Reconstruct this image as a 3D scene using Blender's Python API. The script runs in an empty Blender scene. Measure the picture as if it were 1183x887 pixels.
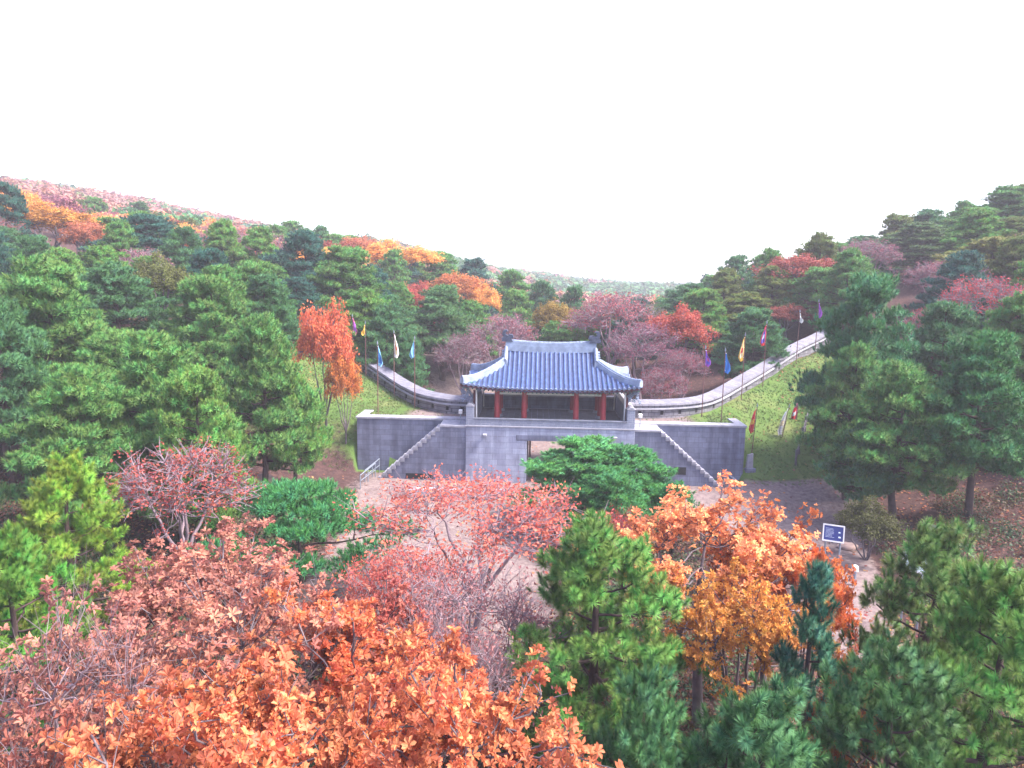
import bpy, math, random
import numpy as np
from mathutils import Vector, Matrix, Euler
R = math.radians
random.seed(7)
rng = np.random.default_rng(7)
scene = bpy.context.scene
col = scene.collection

# ------------------------------------------------------------------ camera
FPX, CX, CY = 815.0, 591.5, 443.5            # photograph is 1183 x 887
cam_d = bpy.data.cameras.new('camera')
cam = bpy.data.objects.new('camera', cam_d); col.objects.link(cam)
cam_d.sensor_width = 36.0; cam_d.lens = 36.0 * FPX / 1183.0
cam_d.clip_end = 6000
CAM_M = Matrix.Translation((0, 0, 14)) @ Euler((R(82.0), 0, 0)).to_matrix().to_4x4() @ Matrix.Rotation(R(1.0), 4, 'Z')
cam.matrix_world = CAM_M
scene.camera = cam

# ------------------------------------------------------------------ sky, sun, exposure
world = bpy.data.worlds.new('World'); scene.world = world; world.use_nodes = True
wn = world.node_tree; wn.nodes.clear()
SUN_EL, SUN_AZ = 52.0, 100.0                # azimuth clockwise from +Y: high on the right, hazy and soft
sky = wn.nodes.new('ShaderNodeTexSky'); sky.sky_type = 'NISHITA'; sky.sun_disc = False
sky.sun_elevation = R(SUN_EL); sky.sun_rotation = R(SUN_AZ)
sky.air_density = 1.0; sky.dust_density = 3.0; sky.ozone_density = 1.5
hs = wn.nodes.new('ShaderNodeHueSaturation'); hs.inputs['Saturation'].default_value = 0.95; hs.inputs['Hue'].default_value = 0.525
bg = wn.nodes.new('ShaderNodeBackground'); bg.inputs['Strength'].default_value = 0.13
wo = wn.nodes.new('ShaderNodeOutputWorld')
wn.links.new(sky.outputs[0], hs.inputs['Color']); wn.links.new(hs.outputs[0], bg.inputs['Color'])
wn.links.new(bg.outputs[0], wo.inputs['Surface'])
sd = bpy.data.lights.new('sun', 'SUN'); sd.energy = 2.2; sd.angle = R(12); sd.color = (1.0, 0.92, 0.88)
sun = bpy.data.objects.new('sun', sd); col.objects.link(sun)
sdir = Vector((math.sin(R(SUN_AZ)) * math.cos(R(SUN_EL)), math.cos(R(SUN_AZ)) * math.cos(R(SUN_EL)), math.sin(R(SUN_EL))))
sun.rotation_euler = sdir.to_track_quat('Z', 'Y').to_euler()
sun.location = (0, 0, 60)
scene.view_settings.view_transform = 'Standard'; scene.view_settings.look = 'None'
scene.view_settings.exposure = 2.45; scene.view_settings.gamma = 1.0
scene.render.engine = 'CYCLES'
scene.cycles.use_denoising = True
scene.cycles.max_bounces = 6; scene.cycles.diffuse_bounces = 3; scene.cycles.glossy_bounces = 2
scene.cycles.transmission_bounces = 3; scene.cycles.transparent_max_bounces = 4
scene.cycles.volume_bounces = 0
HAZE = True

# ------------------------------------------------------------------ helpers
def at(px, py, Y):
    """world point on the vertical plane y=Y seen at photo pixel (px,py)"""
    d = CAM_M.to_3x3() @ Vector(((px - CX) / FPX, (CY - py) / FPX, -1.0))
    o = CAM_M.translation
    t = (Y - o.y) / d.y
    return o + d * t

def depth_px(Y, z):                          # photo pixels per metre there
    return FPX / (Y * math.cos(R(8)) + (14 - z) * math.sin(R(8)))

def tag(o, label=None, cat=None, group=None, kind=None):
    if label: o['label'] = label
    if cat: o['category'] = cat
    if group: o['group'] = group
    if kind: o['kind'] = kind
    return o

def empty(name, loc=(0, 0, 0), rz=0.0):
    o = bpy.data.objects.new(name, None); col.objects.link(o)
    o.location = loc; o.rotation_euler = (0, 0, rz); o.empty_display_size = 0.3
    return o

def np_mesh(name, V, F, mats=(), smooth=False, attrs=None, mat_idx=None):
    """V (n,3); F list of (m,k) int arrays"""
    me = bpy.data.meshes.new(name)
    V = np.asarray(V, dtype=np.float32)
    Fs = [np.asarray(f, dtype=np.int32) for f in (F if isinstance(F, list) else [F]) if len(f)]
    me.vertices.add(len(V)); me.vertices.foreach_set('co', V.ravel())
    nl = sum(f.size for f in Fs); nf = sum(len(f) for f in Fs)
    me.loops.add(nl); me.polygons.add(nf)
    me.loops.foreach_set('vertex_index', np.concatenate([f.ravel() for f in Fs]))
    tot = np.concatenate([np.full(len(f), f.shape[1], np.int32) for f in Fs])
    st = np.concatenate([[0], np.cumsum(tot)[:-1]]).astype(np.int32)
    me.polygons.foreach_set('loop_start', st); me.polygons.foreach_set('loop_total', tot)
    if smooth: me.polygons.foreach_set('use_smooth', np.ones(nf, dtype=bool))
    for m in mats: me.materials.append(m)
    if mat_idx is not None: me.polygons.foreach_set('material_index', np.asarray(mat_idx, np.int32))
    if attrs:
        for k, (dom, a) in attrs.items():
            a = np.asarray(a, np.float32)
            if a.ndim == 1:
                at_ = me.attributes.new(k, 'FLOAT', dom); at_.data.foreach_set('value', a)
            else:
                at_ = me.attributes.new(k, 'FLOAT_VECTOR', dom); at_.data.foreach_set('vector', a.ravel())
    me.update(calc_edges=True)
    return me

class MB:
    """small polygon collector for hand built shapes"""
    def __init__(s): s.v = []; s.f = []; s.mi = []
    def face(s, pts, m=0):
        b = len(s.v); s.v += [tuple(p) for p in pts]; s.f.append(tuple(range(b, b + len(pts)))); s.mi.append(m)
    def hexa(s, c, m=0):
        """8 corners: bottom ring 0-3, top ring 4-7"""
        b = len(s.v); s.v += [tuple(p) for p in c]
        for q in ((0, 3, 2, 1), (4, 5, 6, 7), (0, 1, 5, 4), (1, 2, 6, 5), (2, 3, 7, 6), (3, 0, 4, 7)):
            s.f.append(tuple(b + i for i in q)); s.mi.append(m)
    def box(s, x0, x1, y0, y1, z0, z1, m=0):
        s.hexa([(x0, y0, z0), (x1, y0, z0), (x1, y1, z0), (x0, y1, z0), (x0, y0, z1), (x1, y0, z1), (x1, y1, z1), (x0, y1, z1)], m)
    def tube(s, pts, rad, n=8, m=0, caps=True):
        pts = [Vector(p) for p in pts]
        rads = rad if hasattr(rad, '__len__') else [rad] * len(pts)
        b = len(s.v)
        for i, p in enumerate(pts):
            d = (pts[min(i + 1, len(pts) - 1)] - pts[max(i - 1, 0)])
            if d.length < 1e-6: d = Vector((0, 0, 1))
            d.normalize()
            a = Vector((0, 0, 1)) if abs(d.z) < 0.9 else Vector((1, 0, 0))
            u = d.cross(a).normalized(); w = d.cross(u).normalized()
            for k in range(n):
                t = 2 * math.pi * k / n
                s.v.append(tuple(p + (u * math.cos(t) + w * math.sin(t)) * rads[i]))
        for i in range(len(pts) - 1):
            for k in range(n):
                a0 = b + i * n + k; a1 = b + i * n + (k + 1) % n
                s.f.append((a0, a1, a1 + n, a0 + n)); s.mi.append(m)
        if caps:
            s.f.append(tuple(b + k for k in reversed(range(n)))); s.mi.append(m)
            s.f.append(tuple(b + (len(pts) - 1) * n + k for k in range(n))); s.mi.append(m)
    def build(s, name, mats, parent=None, smooth=False, bevel=0.0):
        me = bpy.data.meshes.new(name)
        me.from_pydata(s.v, [], s.f)
        mats = mats if isinstance(mats, (list, tuple)) else [mats]
        for m in mats: me.materials.append(m)
        me.polygons.foreach_set('material_index', s.mi)
        if smooth: me.polygons.foreach_set('use_smooth', [True] * len(s.f))
        me.update()
        o = bpy.data.objects.new(name, me); col.objects.link(o)
        if parent: o.parent = parent
        if smooth and smooth != 'all':
            try: me.set_sharp_from_angle(angle=R(40))
            except Exception: pass
        if bevel > 0:
            md = o.modifiers.new('bevel', 'BEVEL'); md.width = bevel; md.segments = 2; md.limit_method = 'ANGLE'
        return o

# ------------------------------------------------------------------ materials
def new_mat(name):
    m = bpy.data.materials.new(name); m.use_nodes = True
    nt = m.node_tree; b = nt.nodes['Principled BSDF']
    return m, nt, b
def N(nt, t, **kw):
    n = nt.nodes.new(t)
    for k, v in kw.items():
        if k in n.inputs: n.inputs[k].default_value = v
        else: setattr(n, k, v)
    return n
def ramp(nt, stops, src=None):
    r = nt.nodes.new('ShaderNodeValToRGB')
    els = r.color_ramp.elements
    while len(els) < len(stops): els.new(0.5)
    for e, (p, c) in zip(els, stops): e.position = p; e.color = (*c, 1) if len(c) == 3 else c
    if src: nt.links.new(src, r.inputs[0])
    return r
def mix(nt, a, b, f, mode='MIX'):
    m = nt.nodes.new('ShaderNodeMix'); m.data_type = 'RGBA'; m.blend_type = mode
    for i, v in ((6, a), (7, b), (0, f)):
        if isinstance(v, (int, float)): m.inputs[i].default_value = v
        elif isinstance(v, (tuple, list)): m.inputs[i].default_value = (*v, 1) if len(v) == 3 else v
        else: nt.links.new(v, m.inputs[i])
    return m.outputs[2]
def objco(nt): return nt.nodes.new('ShaderNodeTexCoord').outputs['Object']
def noise(nt, scale, detail=4, rough=0.55, vec=None):
    n = N(nt, 'ShaderNodeTexNoise'); n.inputs['Scale'].default_value = scale
    n.inputs['Detail'].default_value = detail; n.inputs['Roughness'].default_value = rough
    nt.links.new(vec if vec else objco(nt), n.inputs['Vector'])
    return n
def bump(nt, b, src, strength=0.3, dist=0.02):
    bp = N(nt, 'ShaderNodeBump'); bp.inputs['Strength'].default_value = strength; bp.inputs['Distance'].default_value = dist
    nt.links.new(src, bp.inputs['Height']); nt.links.new(bp.outputs[0], b.inputs['Normal'])

def mat_plain(name, c, rough=0.7, var=0.25, scale=3.0, metal=0.0, bs=0.15):
    m, nt, b = new_mat(name)
    n = noise(nt, scale, 6)
    d = tuple(x * (1 - var) for x in c); l = tuple(min(1, x * (1 + var)) for x in c)
    r = ramp(nt, [(0.3, d), (0.7, l)], n.outputs[0])
    nt.links.new(r.outputs[0], b.inputs['Base Color'])
    b.inputs['Roughness'].default_value = rough; b.inputs['Metallic'].default_value = metal
    n2 = noise(nt, scale * 12, 3); bump(nt, b, n2.outputs[0], bs, 0.01)
    return m

def mat_stone(name, c1, c2, mortar, bw=0.75, bh=0.36, msize=0.012, stain=0.5, axis='XZ'):
    """coursed granite blocks on faces of any orientation: brick pattern laid along (x+y, z)"""
    m, nt, b = new_mat(name)
    tc = objco(nt)
    sp = N(nt, 'ShaderNodeSeparateXYZ'); nt.links.new(tc, sp.inputs[0])
    ad = N(nt, 'ShaderNodeMath', operation='ADD'); nt.links.new(sp.outputs[0], ad.inputs[0]); nt.links.new(sp.outputs[1], ad.inputs[1])
    wob = noise(nt, 0.7, 2, 0.5, tc)
    wv = N(nt, 'ShaderNodeMath', operation='MULTIPLY_ADD'); nt.links.new(wob.outputs[0], wv.inputs[0]); wv.inputs[1].default_value = 0.10
    nt.links.new(sp.outputs[2], wv.inputs[2])
    cb = N(nt, 'ShaderNodeCombineXYZ'); nt.links.new(ad.outputs[0], cb.inputs[0]); nt.links.new(wv.outputs[0], cb.inputs[1])
    br = N(nt, 'ShaderNodeTexBrick'); nt.links.new(cb.outputs[0], br.inputs['Vector'])
    br.inputs['Scale'].default_value = 1.0; br.inputs['Brick Width'].default_value = bw; br.inputs['Row Height'].default_value = bh
    br.inputs['Mortar Size'].default_value = msize; br.inputs['Mortar Smooth'].default_value = 0.3
    br.inputs['Color1'].default_value = (*c1, 1); br.inputs['Color2'].default_value = (*c2, 1); br.inputs['Mortar'].default_value = (*mortar, 1)
    br.offset = 0.5; br.squash = 1.35; br.squash_frequency = 3
    n1 = noise(nt, 0.9, 6, 0.65, tc)
    st = ramp(nt, [(0.35, (0.62, 0.60, 0.64)), (0.6, (1.08, 1.07, 1.1))], n1.outputs[0])
    c = mix(nt, br.outputs[0], st.outputs[0], stain, 'MULTIPLY')
    # vertical weathering streaks
    mp = N(nt, 'ShaderNodeMapping'); mp.inputs['Scale'].default_value = (2.2, 2.2, 0.16); nt.links.new(tc, mp.inputs[0])
    n3 = noise(nt, 1.0, 5, 0.6, mp.outputs[0])
    s3 = ramp(nt, [(0.42, (0.66, 0.66, 0.70)), (0.58, (1, 1, 1))], n3.outputs[0])
    c = mix(nt, c, s3.outputs[0], stain, 'MULTIPLY')
    nt.links.new(c, b.inputs['Base Color']); b.inputs['Roughness'].default_value = 0.85
    n2 = noise(nt, 22, 5, 0.6, tc)
    h = N(nt, 'ShaderNodeMath', operation='MULTIPLY_ADD'); nt.links.new(n2.outputs[0], h.inputs[0]); h.inputs[1].default_value = 0.4
    inv = N(nt, 'ShaderNodeMath', operation='SUBTRACT'); inv.inputs[0].default_value = 1.0; nt.links.new(br.outputs['Fac'], inv.inputs[1])
    nt.links.new(inv.outputs[0], h.inputs[2]); bump(nt, b, h.outputs[0], 0.6, 0.03)
    return m

M = {}
M['granite'] = mat_stone('granite_blocks', (0.37, 0.40, 0.49), (0.30, 0.32, 0.40), (0.21, 0.22, 0.28), 0.95, 0.42, 0.014, 0.75)
M['granite_dark'] = mat_stone('granite_blocks_weathered', (0.165, 0.18, 0.245), (0.13, 0.14, 0.195), (0.09, 0.095, 0.135), 0.85, 0.40, 0.014, 0.8)
M['brick'] = mat_stone('grey_parapet_brick', (0.24, 0.26, 0.33), (0.19, 0.205, 0.265), (0.32, 0.33, 0.37), 0.30, 0.13, 0.014, 0.3)
M['rubble'] = mat_stone('rampart_rubble_stone', (0.25, 0.24, 0.26), (0.16, 0.155, 0.18), (0.09, 0.09, 0.10), 0.5, 0.30, 0.03, 0.6)
M['coping'] = mat_plain('pale_coping_stone', (0.26, 0.255, 0.29), 0.8, 0.22, 2.5)
M['rampart_cap'] = mat_stone('rampart_cap_slabs', (0.21, 0.205, 0.24), (0.16, 0.155, 0.185), (0.08, 0.08, 0.10), 0.55, 5.0, 0.02, 0.5)
M['coping_dark'] = mat_plain('dark_coping_tile', (0.12, 0.13, 0.17), 0.8, 0.3, 3)
M['plaster'] = mat_plain('lime_plaster_on_ridge', (0.22, 0.265, 0.35), 0.75, 0.28, 2.2)
M['tile'] = mat_plain('blue_grey_roof_tile', (0.040, 0.072, 0.175), 0.38, 0.45, 2.6, 0, 0.3)
M['tile_pan'] = mat_plain('dark_roof_pan_tile', (0.030, 0.044, 0.11), 0.5, 0.4, 3.5)
M['tile_cap'] = mat_plain('pale_round_tile_end', (0.17, 0.21, 0.30), 0.6, 0.4, 8)
M['ornament'] = mat_plain('dark_carved_tile', (0.04, 0.05, 0.085), 0.6, 0.5, 7)
M['red'] = mat_plain('red_painted_wood', (0.33, 0.024, 0.035), 0.5, 0.25, 2)
M['dark_red'] = mat_plain('dark_red_painted_wood', (0.10, 0.018, 0.022), 0.6, 0.3, 2)
M['teal'] = mat_plain('green_painted_beam', (0.05, 0.15, 0.13), 0.55, 0.4, 5)
M['white_wood'] = mat_plain('white_painted_wood', (0.62, 0.60, 0.58), 0.6, 0.12, 3)
M['floor_wood'] = mat_plain('worn_floor_boards', (0.09, 0.08, 0.09), 0.7, 0.3, 2)
M['dark'] = mat_plain('hole_shade', (0.012, 0.012, 0.015), 0.9, 0.2, 2)  # near-black colour painting the shade inside holes
M['steel'] = mat_plain('pale_handrail_metal', (0.22, 0.25, 0.30), 0.45, 0.2, 5, 0.3)
M['pole'] = mat_plain('reddish_flagpole', (0.13, 0.055, 0.05), 0.6, 0.2, 2)
M['post'] = mat_plain('weathered_timber', (0.10, 0.09, 0.10), 0.8, 0.3, 5)
M['rock'] = mat_plain('warm_boulder_rock', (0.36, 0.25, 0.21), 0.9, 0.35, 1.2, 0, 0.8)
M['bark_pine'] = mat_plain('pine_bark', (0.055, 0.032, 0.030), 0.9, 0.45, 3, 0, 0.8)
M['bark_grey'] = mat_plain('grey_bark', (0.12, 0.095, 0.105), 0.85, 0.35, 3, 0, 0.5)
M['bark_lilac'] = mat_plain('pale_smooth_twig', (0.20, 0.145, 0.165), 0.8, 0.25, 3, 0, 0.4)

def mat_leaf(name, hue_var=0.05, val=(0.62, 1.35), transl=0.35, rough=0.6, attr_col=False, tip=False):
    m = bpy.data.materials.new(name); m.use_nodes = True; nt = m.node_tree
    b = nt.nodes['Principled BSDF']; out = nt.nodes['Material Output']
    if attr_col:
        base = N(nt, 'ShaderNodeAttribute', attribute_name='col').outputs['Vector']
    else:
        base = N(nt, 'ShaderNodeObjectInfo').outputs['Color']
    tone = N(nt, 'ShaderNodeAttribute', attribute_name='tone')
    clump = N(nt, 'ShaderNodeAttribute', attribute_name='clump')
    h = N(nt, 'ShaderNodeHueSaturation'); nt.links.new(base, h.inputs['Color'])
    mr = N(nt, 'ShaderNodeMapRange'); nt.links.new(tone.outputs['Fac'], mr.inputs[0])
    mr.inputs[3].default_value = 0.5 - hue_var; mr.inputs[4].default_value = 0.5 + hue_var
    nt.links.new(mr.outputs[0], h.inputs['Hue'])
    av = N(nt, 'ShaderNodeMath', operation='MULTIPLY_ADD'); nt.links.new(tone.outputs['Fac'], av.inputs[0]); av.inputs[1].default_value = 0.45
    c2 = N(nt, 'ShaderNodeMath', operation='MULTIPLY'); nt.links.new(clump.outputs['Fac'], c2.inputs[0]); c2.inputs[1].default_value = 0.55
    nt.links.new(c2.outputs[0], av.inputs[2])
    mv = N(nt, 'ShaderNodeMapRange'); nt.links.new(av.outputs[0], mv.inputs[0]); mv.inputs[3].default_value = val[0]; mv.inputs[4].default_value = val[1]
    nt.links.new(mv.outputs[0], h.inputs['Value'])
    nt.links.new(h.outputs[0], b.inputs['Base Color']); b.inputs['Roughness'].default_value = rough
    b.inputs['Specular IOR Level'].default_value = 0.25
    if tip:
        ta = N(nt, 'ShaderNodeAttribute', attribute_name='tip')
        young = mix(nt, h.outputs[0], (2.3, 1.75, 1.15), ta.outputs['Fac'], 'MULTIPLY'); nt.links.new(young, b.inputs['Base Color'])  # paler new growth, overstated to paint light tips over dark puff interiors
    tr = N(nt, 'ShaderNodeBsdfTranslucent'); nt.links.new(h.outputs[0], tr.inputs[0])
    ms = N(nt, 'ShaderNodeMixShader'); ms.inputs[0].default_value = transl
    nt.links.new(b.outputs[0], ms.inputs[1]); nt.links.new(tr.outputs[0], ms.inputs[2]); nt.links.new(ms.outputs[0], out.inputs['Surface'])
    return m
M['needles'] = mat_leaf('pine_needles', 0.035, (0.5, 1.5), 0.25, tip=True)
M['leaves'] = mat_leaf('autumn_leaves', 0.012, (0.6, 1.3), 0.4)
M['far_leaves'] = mat_leaf('far_forest_leaves', 0.02, (0.72, 1.25), 0.25, attr_col=True)

# ------------------------------------------------------------------ fort frame of reference
GX, GY, GROT = 2.88, 53.0, R(-2.0)            # gate centre; right side a little nearer
cG, sG = math.cos(GROT), math.sin(GROT)
def to_world(u, v, z=0.0): return Vector((GX + u * cG - v * sG, GY + u * sG + v * cG, z))
def to_local(x, y):
    dx, dy = x - GX, y - GY
    return dx * cG + dy * sG, -dx * sG + dy * cG
PLAT = 4.0
# rampart foot line (world x, y), as the wall curves up each side
WALL_L = [(-3.2, 53.7), (-5.3, 54.2), (-7.9, 57.0), (-10.5, 61.5), (-13.2, 66.0), (-16.2, 70.0), (-22.0, 77.0), (-32, 88), (-60, 112)]
WALL_R = [(8.9, 53.3), (12, 53.7), (15.0, 55.2), (18.8, 58.8), (22.8, 63.0), (28.5, 69.0), (36, 77), (46, 87), (75, 112)]
_wx = np.array([p[0] for p in reversed(WALL_L)] + [p[0] for p in WALL_R]); _wy = np.array([p[1] for p in reversed(WALL_L)] + [p[1] for p in WALL_R])
def wall_y(x): return np.interp(x, _wx, _wy)

# ------------------------------------------------------------------ terrain
COMMON = [(-60, 0, 5), (-30, 5, 1.5), (0, -10, 0), (0, 5, 0), (30, 5, 0), (60, 0, 4), (-16, 20, 0), (0, 20, 0), (16, 20, 0), (36, 24, .8),
          (-34, 24, 1.5), (-10, 35, 0), (3, 35, 0), (16, 36, 0), (28, 38, 0.6), (40, 40, 3), (55, 45, 8), (-24, 38, 1.0), (-36, 42, 3.2), (-50, 45, 6),
          (-48, 70, 11), (-70, 80, 18), (55, 72, 12.5), (75, 75, 20), (-36, 90, 12), (46, 88, 13.5),
          (42, 110, 12), (82, 110, 23), (120, 110, 31), (-45, 110, 13.5), (-75, 110, 18.5), (-110, 110, 25), (28, 110, 7.5), (13, 110, 3.5), (-15, 115, 9.5), (-28, 112, 13),
          (-20, 150, 12), (-45, 150, 17), (-70, 160, 20), (-130, 160, 29), (20, 160, 4), (60, 160, 9), (110, 160, 22),
          (0, 200, 6), (-60, 210, 17), (-95, 210, 25), (-217, 300, 48), (-162, 300, 41), (-118, 300, 32), (-88, 300, 26), (-59, 300, 26), (-22, 300, 17), (-4, 300, 12), (12, 300, 6), (30, 300, 3), (60, 250, 4), (150, 250, 20), (240, 250, 30),
          (6, 620, 20), (43, 620, 15), (85, 620, 7), (-100, 620, 26), (-400, 600, 80), (160, 600, 10), (300, 600, 20), (700, 600, 40), (-700, 300, 90), (600, 200, 60),
          (-600, -300, 20), (600, -300, 20), (-250, 0, 20), (250, 0, 20), (0, -300, 0), (0, 1500, 20), (-1200, 1500, 60), (1200, 1500, 30)]
INNER = [(-9, 48, 0), (3, 48, 0), (15, 48, 0), (17.6, 50, 0.2), (18.5, 54, 2.4), (20, 58, 4.4), (22.8, 63, 5.8), (28.5, 69, 7.6), (36, 77, 10),
         (24, 52, 1.7), (32, 56, 4.5), (-12.8, 50, 0.5), (-14.5, 54, 2.8), (-14.5, 58, 4.2), (-10.5, 61.5, 4.4), (-7.9, 57, 4.05), (-16.2, 70, 6.1), (-22, 77, 8), (-22, 56, 5.0), (-28, 66, 8), (10, 54, 3.6), (15, 55, 4.0), (-5, 54, 3.6), (12, 51.5, 3), (-8, 51.5, 3)]
OUTER = [(3, 56, 0), (3, 62, 0.2), (-3, 62, 0.2), (9, 62, 0.3), (-8, 66, 1.0), (-12, 74, 3.2), (-18, 82, 7), (15, 62, 1.4), (22, 70, 4.2), (30, 78, 7.5), (2, 75, 0.8), (8, 85, 3.2), (-4, 85, 3.0), (2, 95, 4.2), (14, 60, 1.0)]
def tps(points):
    P = np.array(points, float); X = P[:, :2] / 100.0; n = len(P)
    def phi(r2): return 0.5 * r2 * np.log(r2 + 1e-12)
    r2 = ((X[:, None] - X[None]) ** 2).sum(-1)
    A = np.zeros((n + 3, n + 3)); A[:n, :n] = phi(r2) + np.eye(n) * 2e-5; A[:n, n] = 1; A[:n, n + 1:] = X; A[n, :n] = 1; A[n + 1:, :n] = X.T
    w = np.linalg.solve(A, np.concatenate([P[:, 2], np.zeros(3)]))
    def f(x, y):
        q = np.stack([np.ravel(x), np.ravel(y)], 1) / 100.0
        out = np.empty(len(q))
        for i in range(0, len(q), 20000):
            qq = q[i:i + 20000]
            out[i:i + 20000] = phi(((qq[:, None] - X[None]) ** 2).sum(-1)) @ w[:n] + w[n] + qq @ w[n + 1:]
        return out.reshape(np.shape(x))
    return f
f_in, f_out = tps(COMMON + INNER), tps(COMMON + OUTER)
def sstep(a, b, x): t = np.clip((x - a) / (b - a), 0, 1); return t * t * (3 - 2 * t)
def wnoise(x, y):
    return (np.sin(x * .9 + 1.3 * np.sin(y * .7)) * np.cos(y * .8 + np.sin(x * .5)) * .06 + np.sin(x * .23 + 2) * np.cos(y * .19) * .12)
def height(x, y):
    x = np.asarray(x, float); y = np.asarray(y, float)
    a, c = f_in(x, y), f_out(x, y)
    u, v = to_local(x, y)
    width = 0.25 + np.maximum(0, np.abs(u) - 24) * 0.8
    w = sstep(-width, width, y - (wall_y(x) + 0.55))
    flat = sstep(18.5, 14.6, np.abs(u)) * np.where(np.abs(u) < 14.4, (v < -1.5) * 1.0, sstep(-1.5, -3.5, v)) * sstep(-30, -20, v)
    a = a * (1 - flat)
    nz = wnoise(x, y) * (1 - flat * .6)
    a = a + nz; c = c + wnoise(x, y) * .8
    # sunken path in front of the terrace kerb
    a = a - 0.38 * sstep(-6.2, -6.6, v) * sstep(19, 17, np.abs(u - 1)) * sstep(-30, -22, v)
    plat = (v > -1.55) & (np.abs(u) < 14.05)
    a = np.where(plat, np.maximum(a, PLAT), a)
    h = a * (1 - w) + c * w
    inside = (np.abs(u) < 5.3) & (v > -1.8) & (v < 3.3)
    h = np.where(inside, 0.0, h)
    core = (np.abs(u) < 5.3) & (v >= 3.3) & (v < 4.4)
    h = np.where(core, np.minimum(c, 0.1), h)
    return h
def hz(x, y): return float(height(np.array([x]), np.array([y]))[0])

def axis(dense0, dense1, step, far0, far1):
    d = list(np.arange(dense0, dense1 + 1e-6, step)); s = step; p = dense1
    while p < far1: s *= 1.12; p += s; d.append(p)
    s = step; p = dense0; pre = []
    while p > far0: s *= 1.12; p -= s; pre.append(p)
    return np.array(pre[::-1] + d)
gx = axis(-26, 40, 0.33, -800, 800); gy = axis(38, 80, 0.33, -60, 950)
XX, YY = np.meshgrid(gx, gy); ZZ = height(XX, YY)
nx, ny = len(gx), len(gy)
idx = np.arange(nx * ny).reshape(ny, nx)
F = np.stack([idx[:-1, :-1], idx[:-1, 1:], idx[1:, 1:], idx[1:, :-1]], -1).reshape(-1, 4)
U, Vv = to_local(XX, YY)
inner_side = sstep(0.8, -0.4, YY - wall_y(XX))
lawn = inner_side * sstep(-3.2, -1.5, Vv) * np.maximum(sstep(34, 27, np.abs(U - 2)), 0)
lawn = lawn * (1 - sstep(14, 16, -U) * sstep(4, 0, Vv) * .5)
# bare trodden strip along the gate and behind the wing walls
bare = sstep(13.5, 8.5, np.abs(U)) * sstep(4.0, 1.5, Vv) * inner_side * sstep(-1.7, -1.4, Vv)
lawn = lawn * (1 - bare)
sand = np.maximum.reduce([bare, sstep(-1.5, -3.0, Vv) * sstep(-15, -9, Vv) * sstep(20, 15, np.abs(U - 4)),
        sstep(8, 4, np.abs(U + 6)) * sstep(-1, -3, Vv) * sstep(-30, -25, Vv), sstep(3, 1.5, np.abs(U - 15 - (Vv + 16) * .3)) * sstep(-3, -5, Vv) * sstep(-30, -25, Vv)])
out_path = (1 - inner_side) * sstep(9, 4, np.abs(XX - (2.8 - (YY - 57) * .26))) * sstep(100, 86, YY)
sand = np.clip(sand + out_path * .9, 0, 1)
terr = np_mesh('ground', np.stack([XX, YY, ZZ], -1).reshape(-1, 3), [F], smooth=True,
               attrs={'lawn': ('POINT', lawn.ravel()), 'sand': ('POINT', sand.ravel())})
def mat_ground():
    m, nt, b = new_mat('hillside_ground')
    tc = objco(nt)
    n1 = noise(nt, 0.35, 8, 0.65, tc); n2 = noise(nt, 3.5, 6, 0.7, tc); n3 = noise(nt, 14, 4, 0.7, tc)
    litter = ramp(nt, [(0.3, (0.028, 0.018, 0.019)), (0.5, (0.062, 0.034, 0.032)), (0.7, (0.115, 0.062, 0.052))], n2.outputs[0])
    grassn = ramp(nt, [(0.3, (0.055, 0.105, 0.026)), (0.52, (0.085, 0.14, 0.034)), (0.72, (0.15, 0.165, 0.06))], n1.outputs[0])
    g2 = ramp(nt, [(0.3, (0.7, 0.7, 0.7)), (0.7, (1.2, 1.2, 1.2))], n3.outputs[0])
    grass = mix(nt, grassn.outputs[0], g2.outputs[0], 0.7, 'MULTIPLY')
    sandn = ramp(nt, [(0.3, (0.10, 0.071, 0.068)), (0.5, (0.18, 0.135, 0.128)), (0.7, (0.255, 0.20, 0.185))], n2.outputs[0])
    def mask(name, soft=0.35):
        a = N(nt, 'ShaderNodeAttribute', attribute_name=name)
        s = N(nt, 'ShaderNodeMath', operation='MULTIPLY_ADD'); nt.links.new(n2.outputs[0], s.inputs[0]); s.inputs[1].default_value = soft * 2
        sh = N(nt, 'ShaderNodeMath', operation='SUBTRACT'); nt.links.new(a.outputs['Fac'], sh.inputs[0]); sh.inputs[1].default_value = soft
        nt.links.new(sh.outputs[0], s.inputs[2])
        mr = N(nt, 'ShaderNodeMapRange'); mr.inputs[1].default_value = 0.35; mr.inputs[2].default_value = 0.65; nt.links.new(s.outputs[0], mr.inputs[0])
        return mr.outputs[0]
    c = mix(nt, litter.outputs[0], sandn.outputs[0], mask('sand', 0.45))
    c = mix(nt, c, grass, mask('lawn', 0.4))
    nt.links.new(c, b.inputs['Base Color']); b.inputs['Roughness'].default_value = 0.95; b.inputs['Specular IOR Level'].default_value = 0.1
    bump(nt, b, n3.outputs[0], 0.7, 0.06)
    return m
terr.materials.append(mat_ground())
ground = bpy.data.objects.new('ground', terr); col.objects.link(ground); tag(ground, 'sandy path, lawn and leaf-strewn hillsides', None, None, 'structure')

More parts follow.
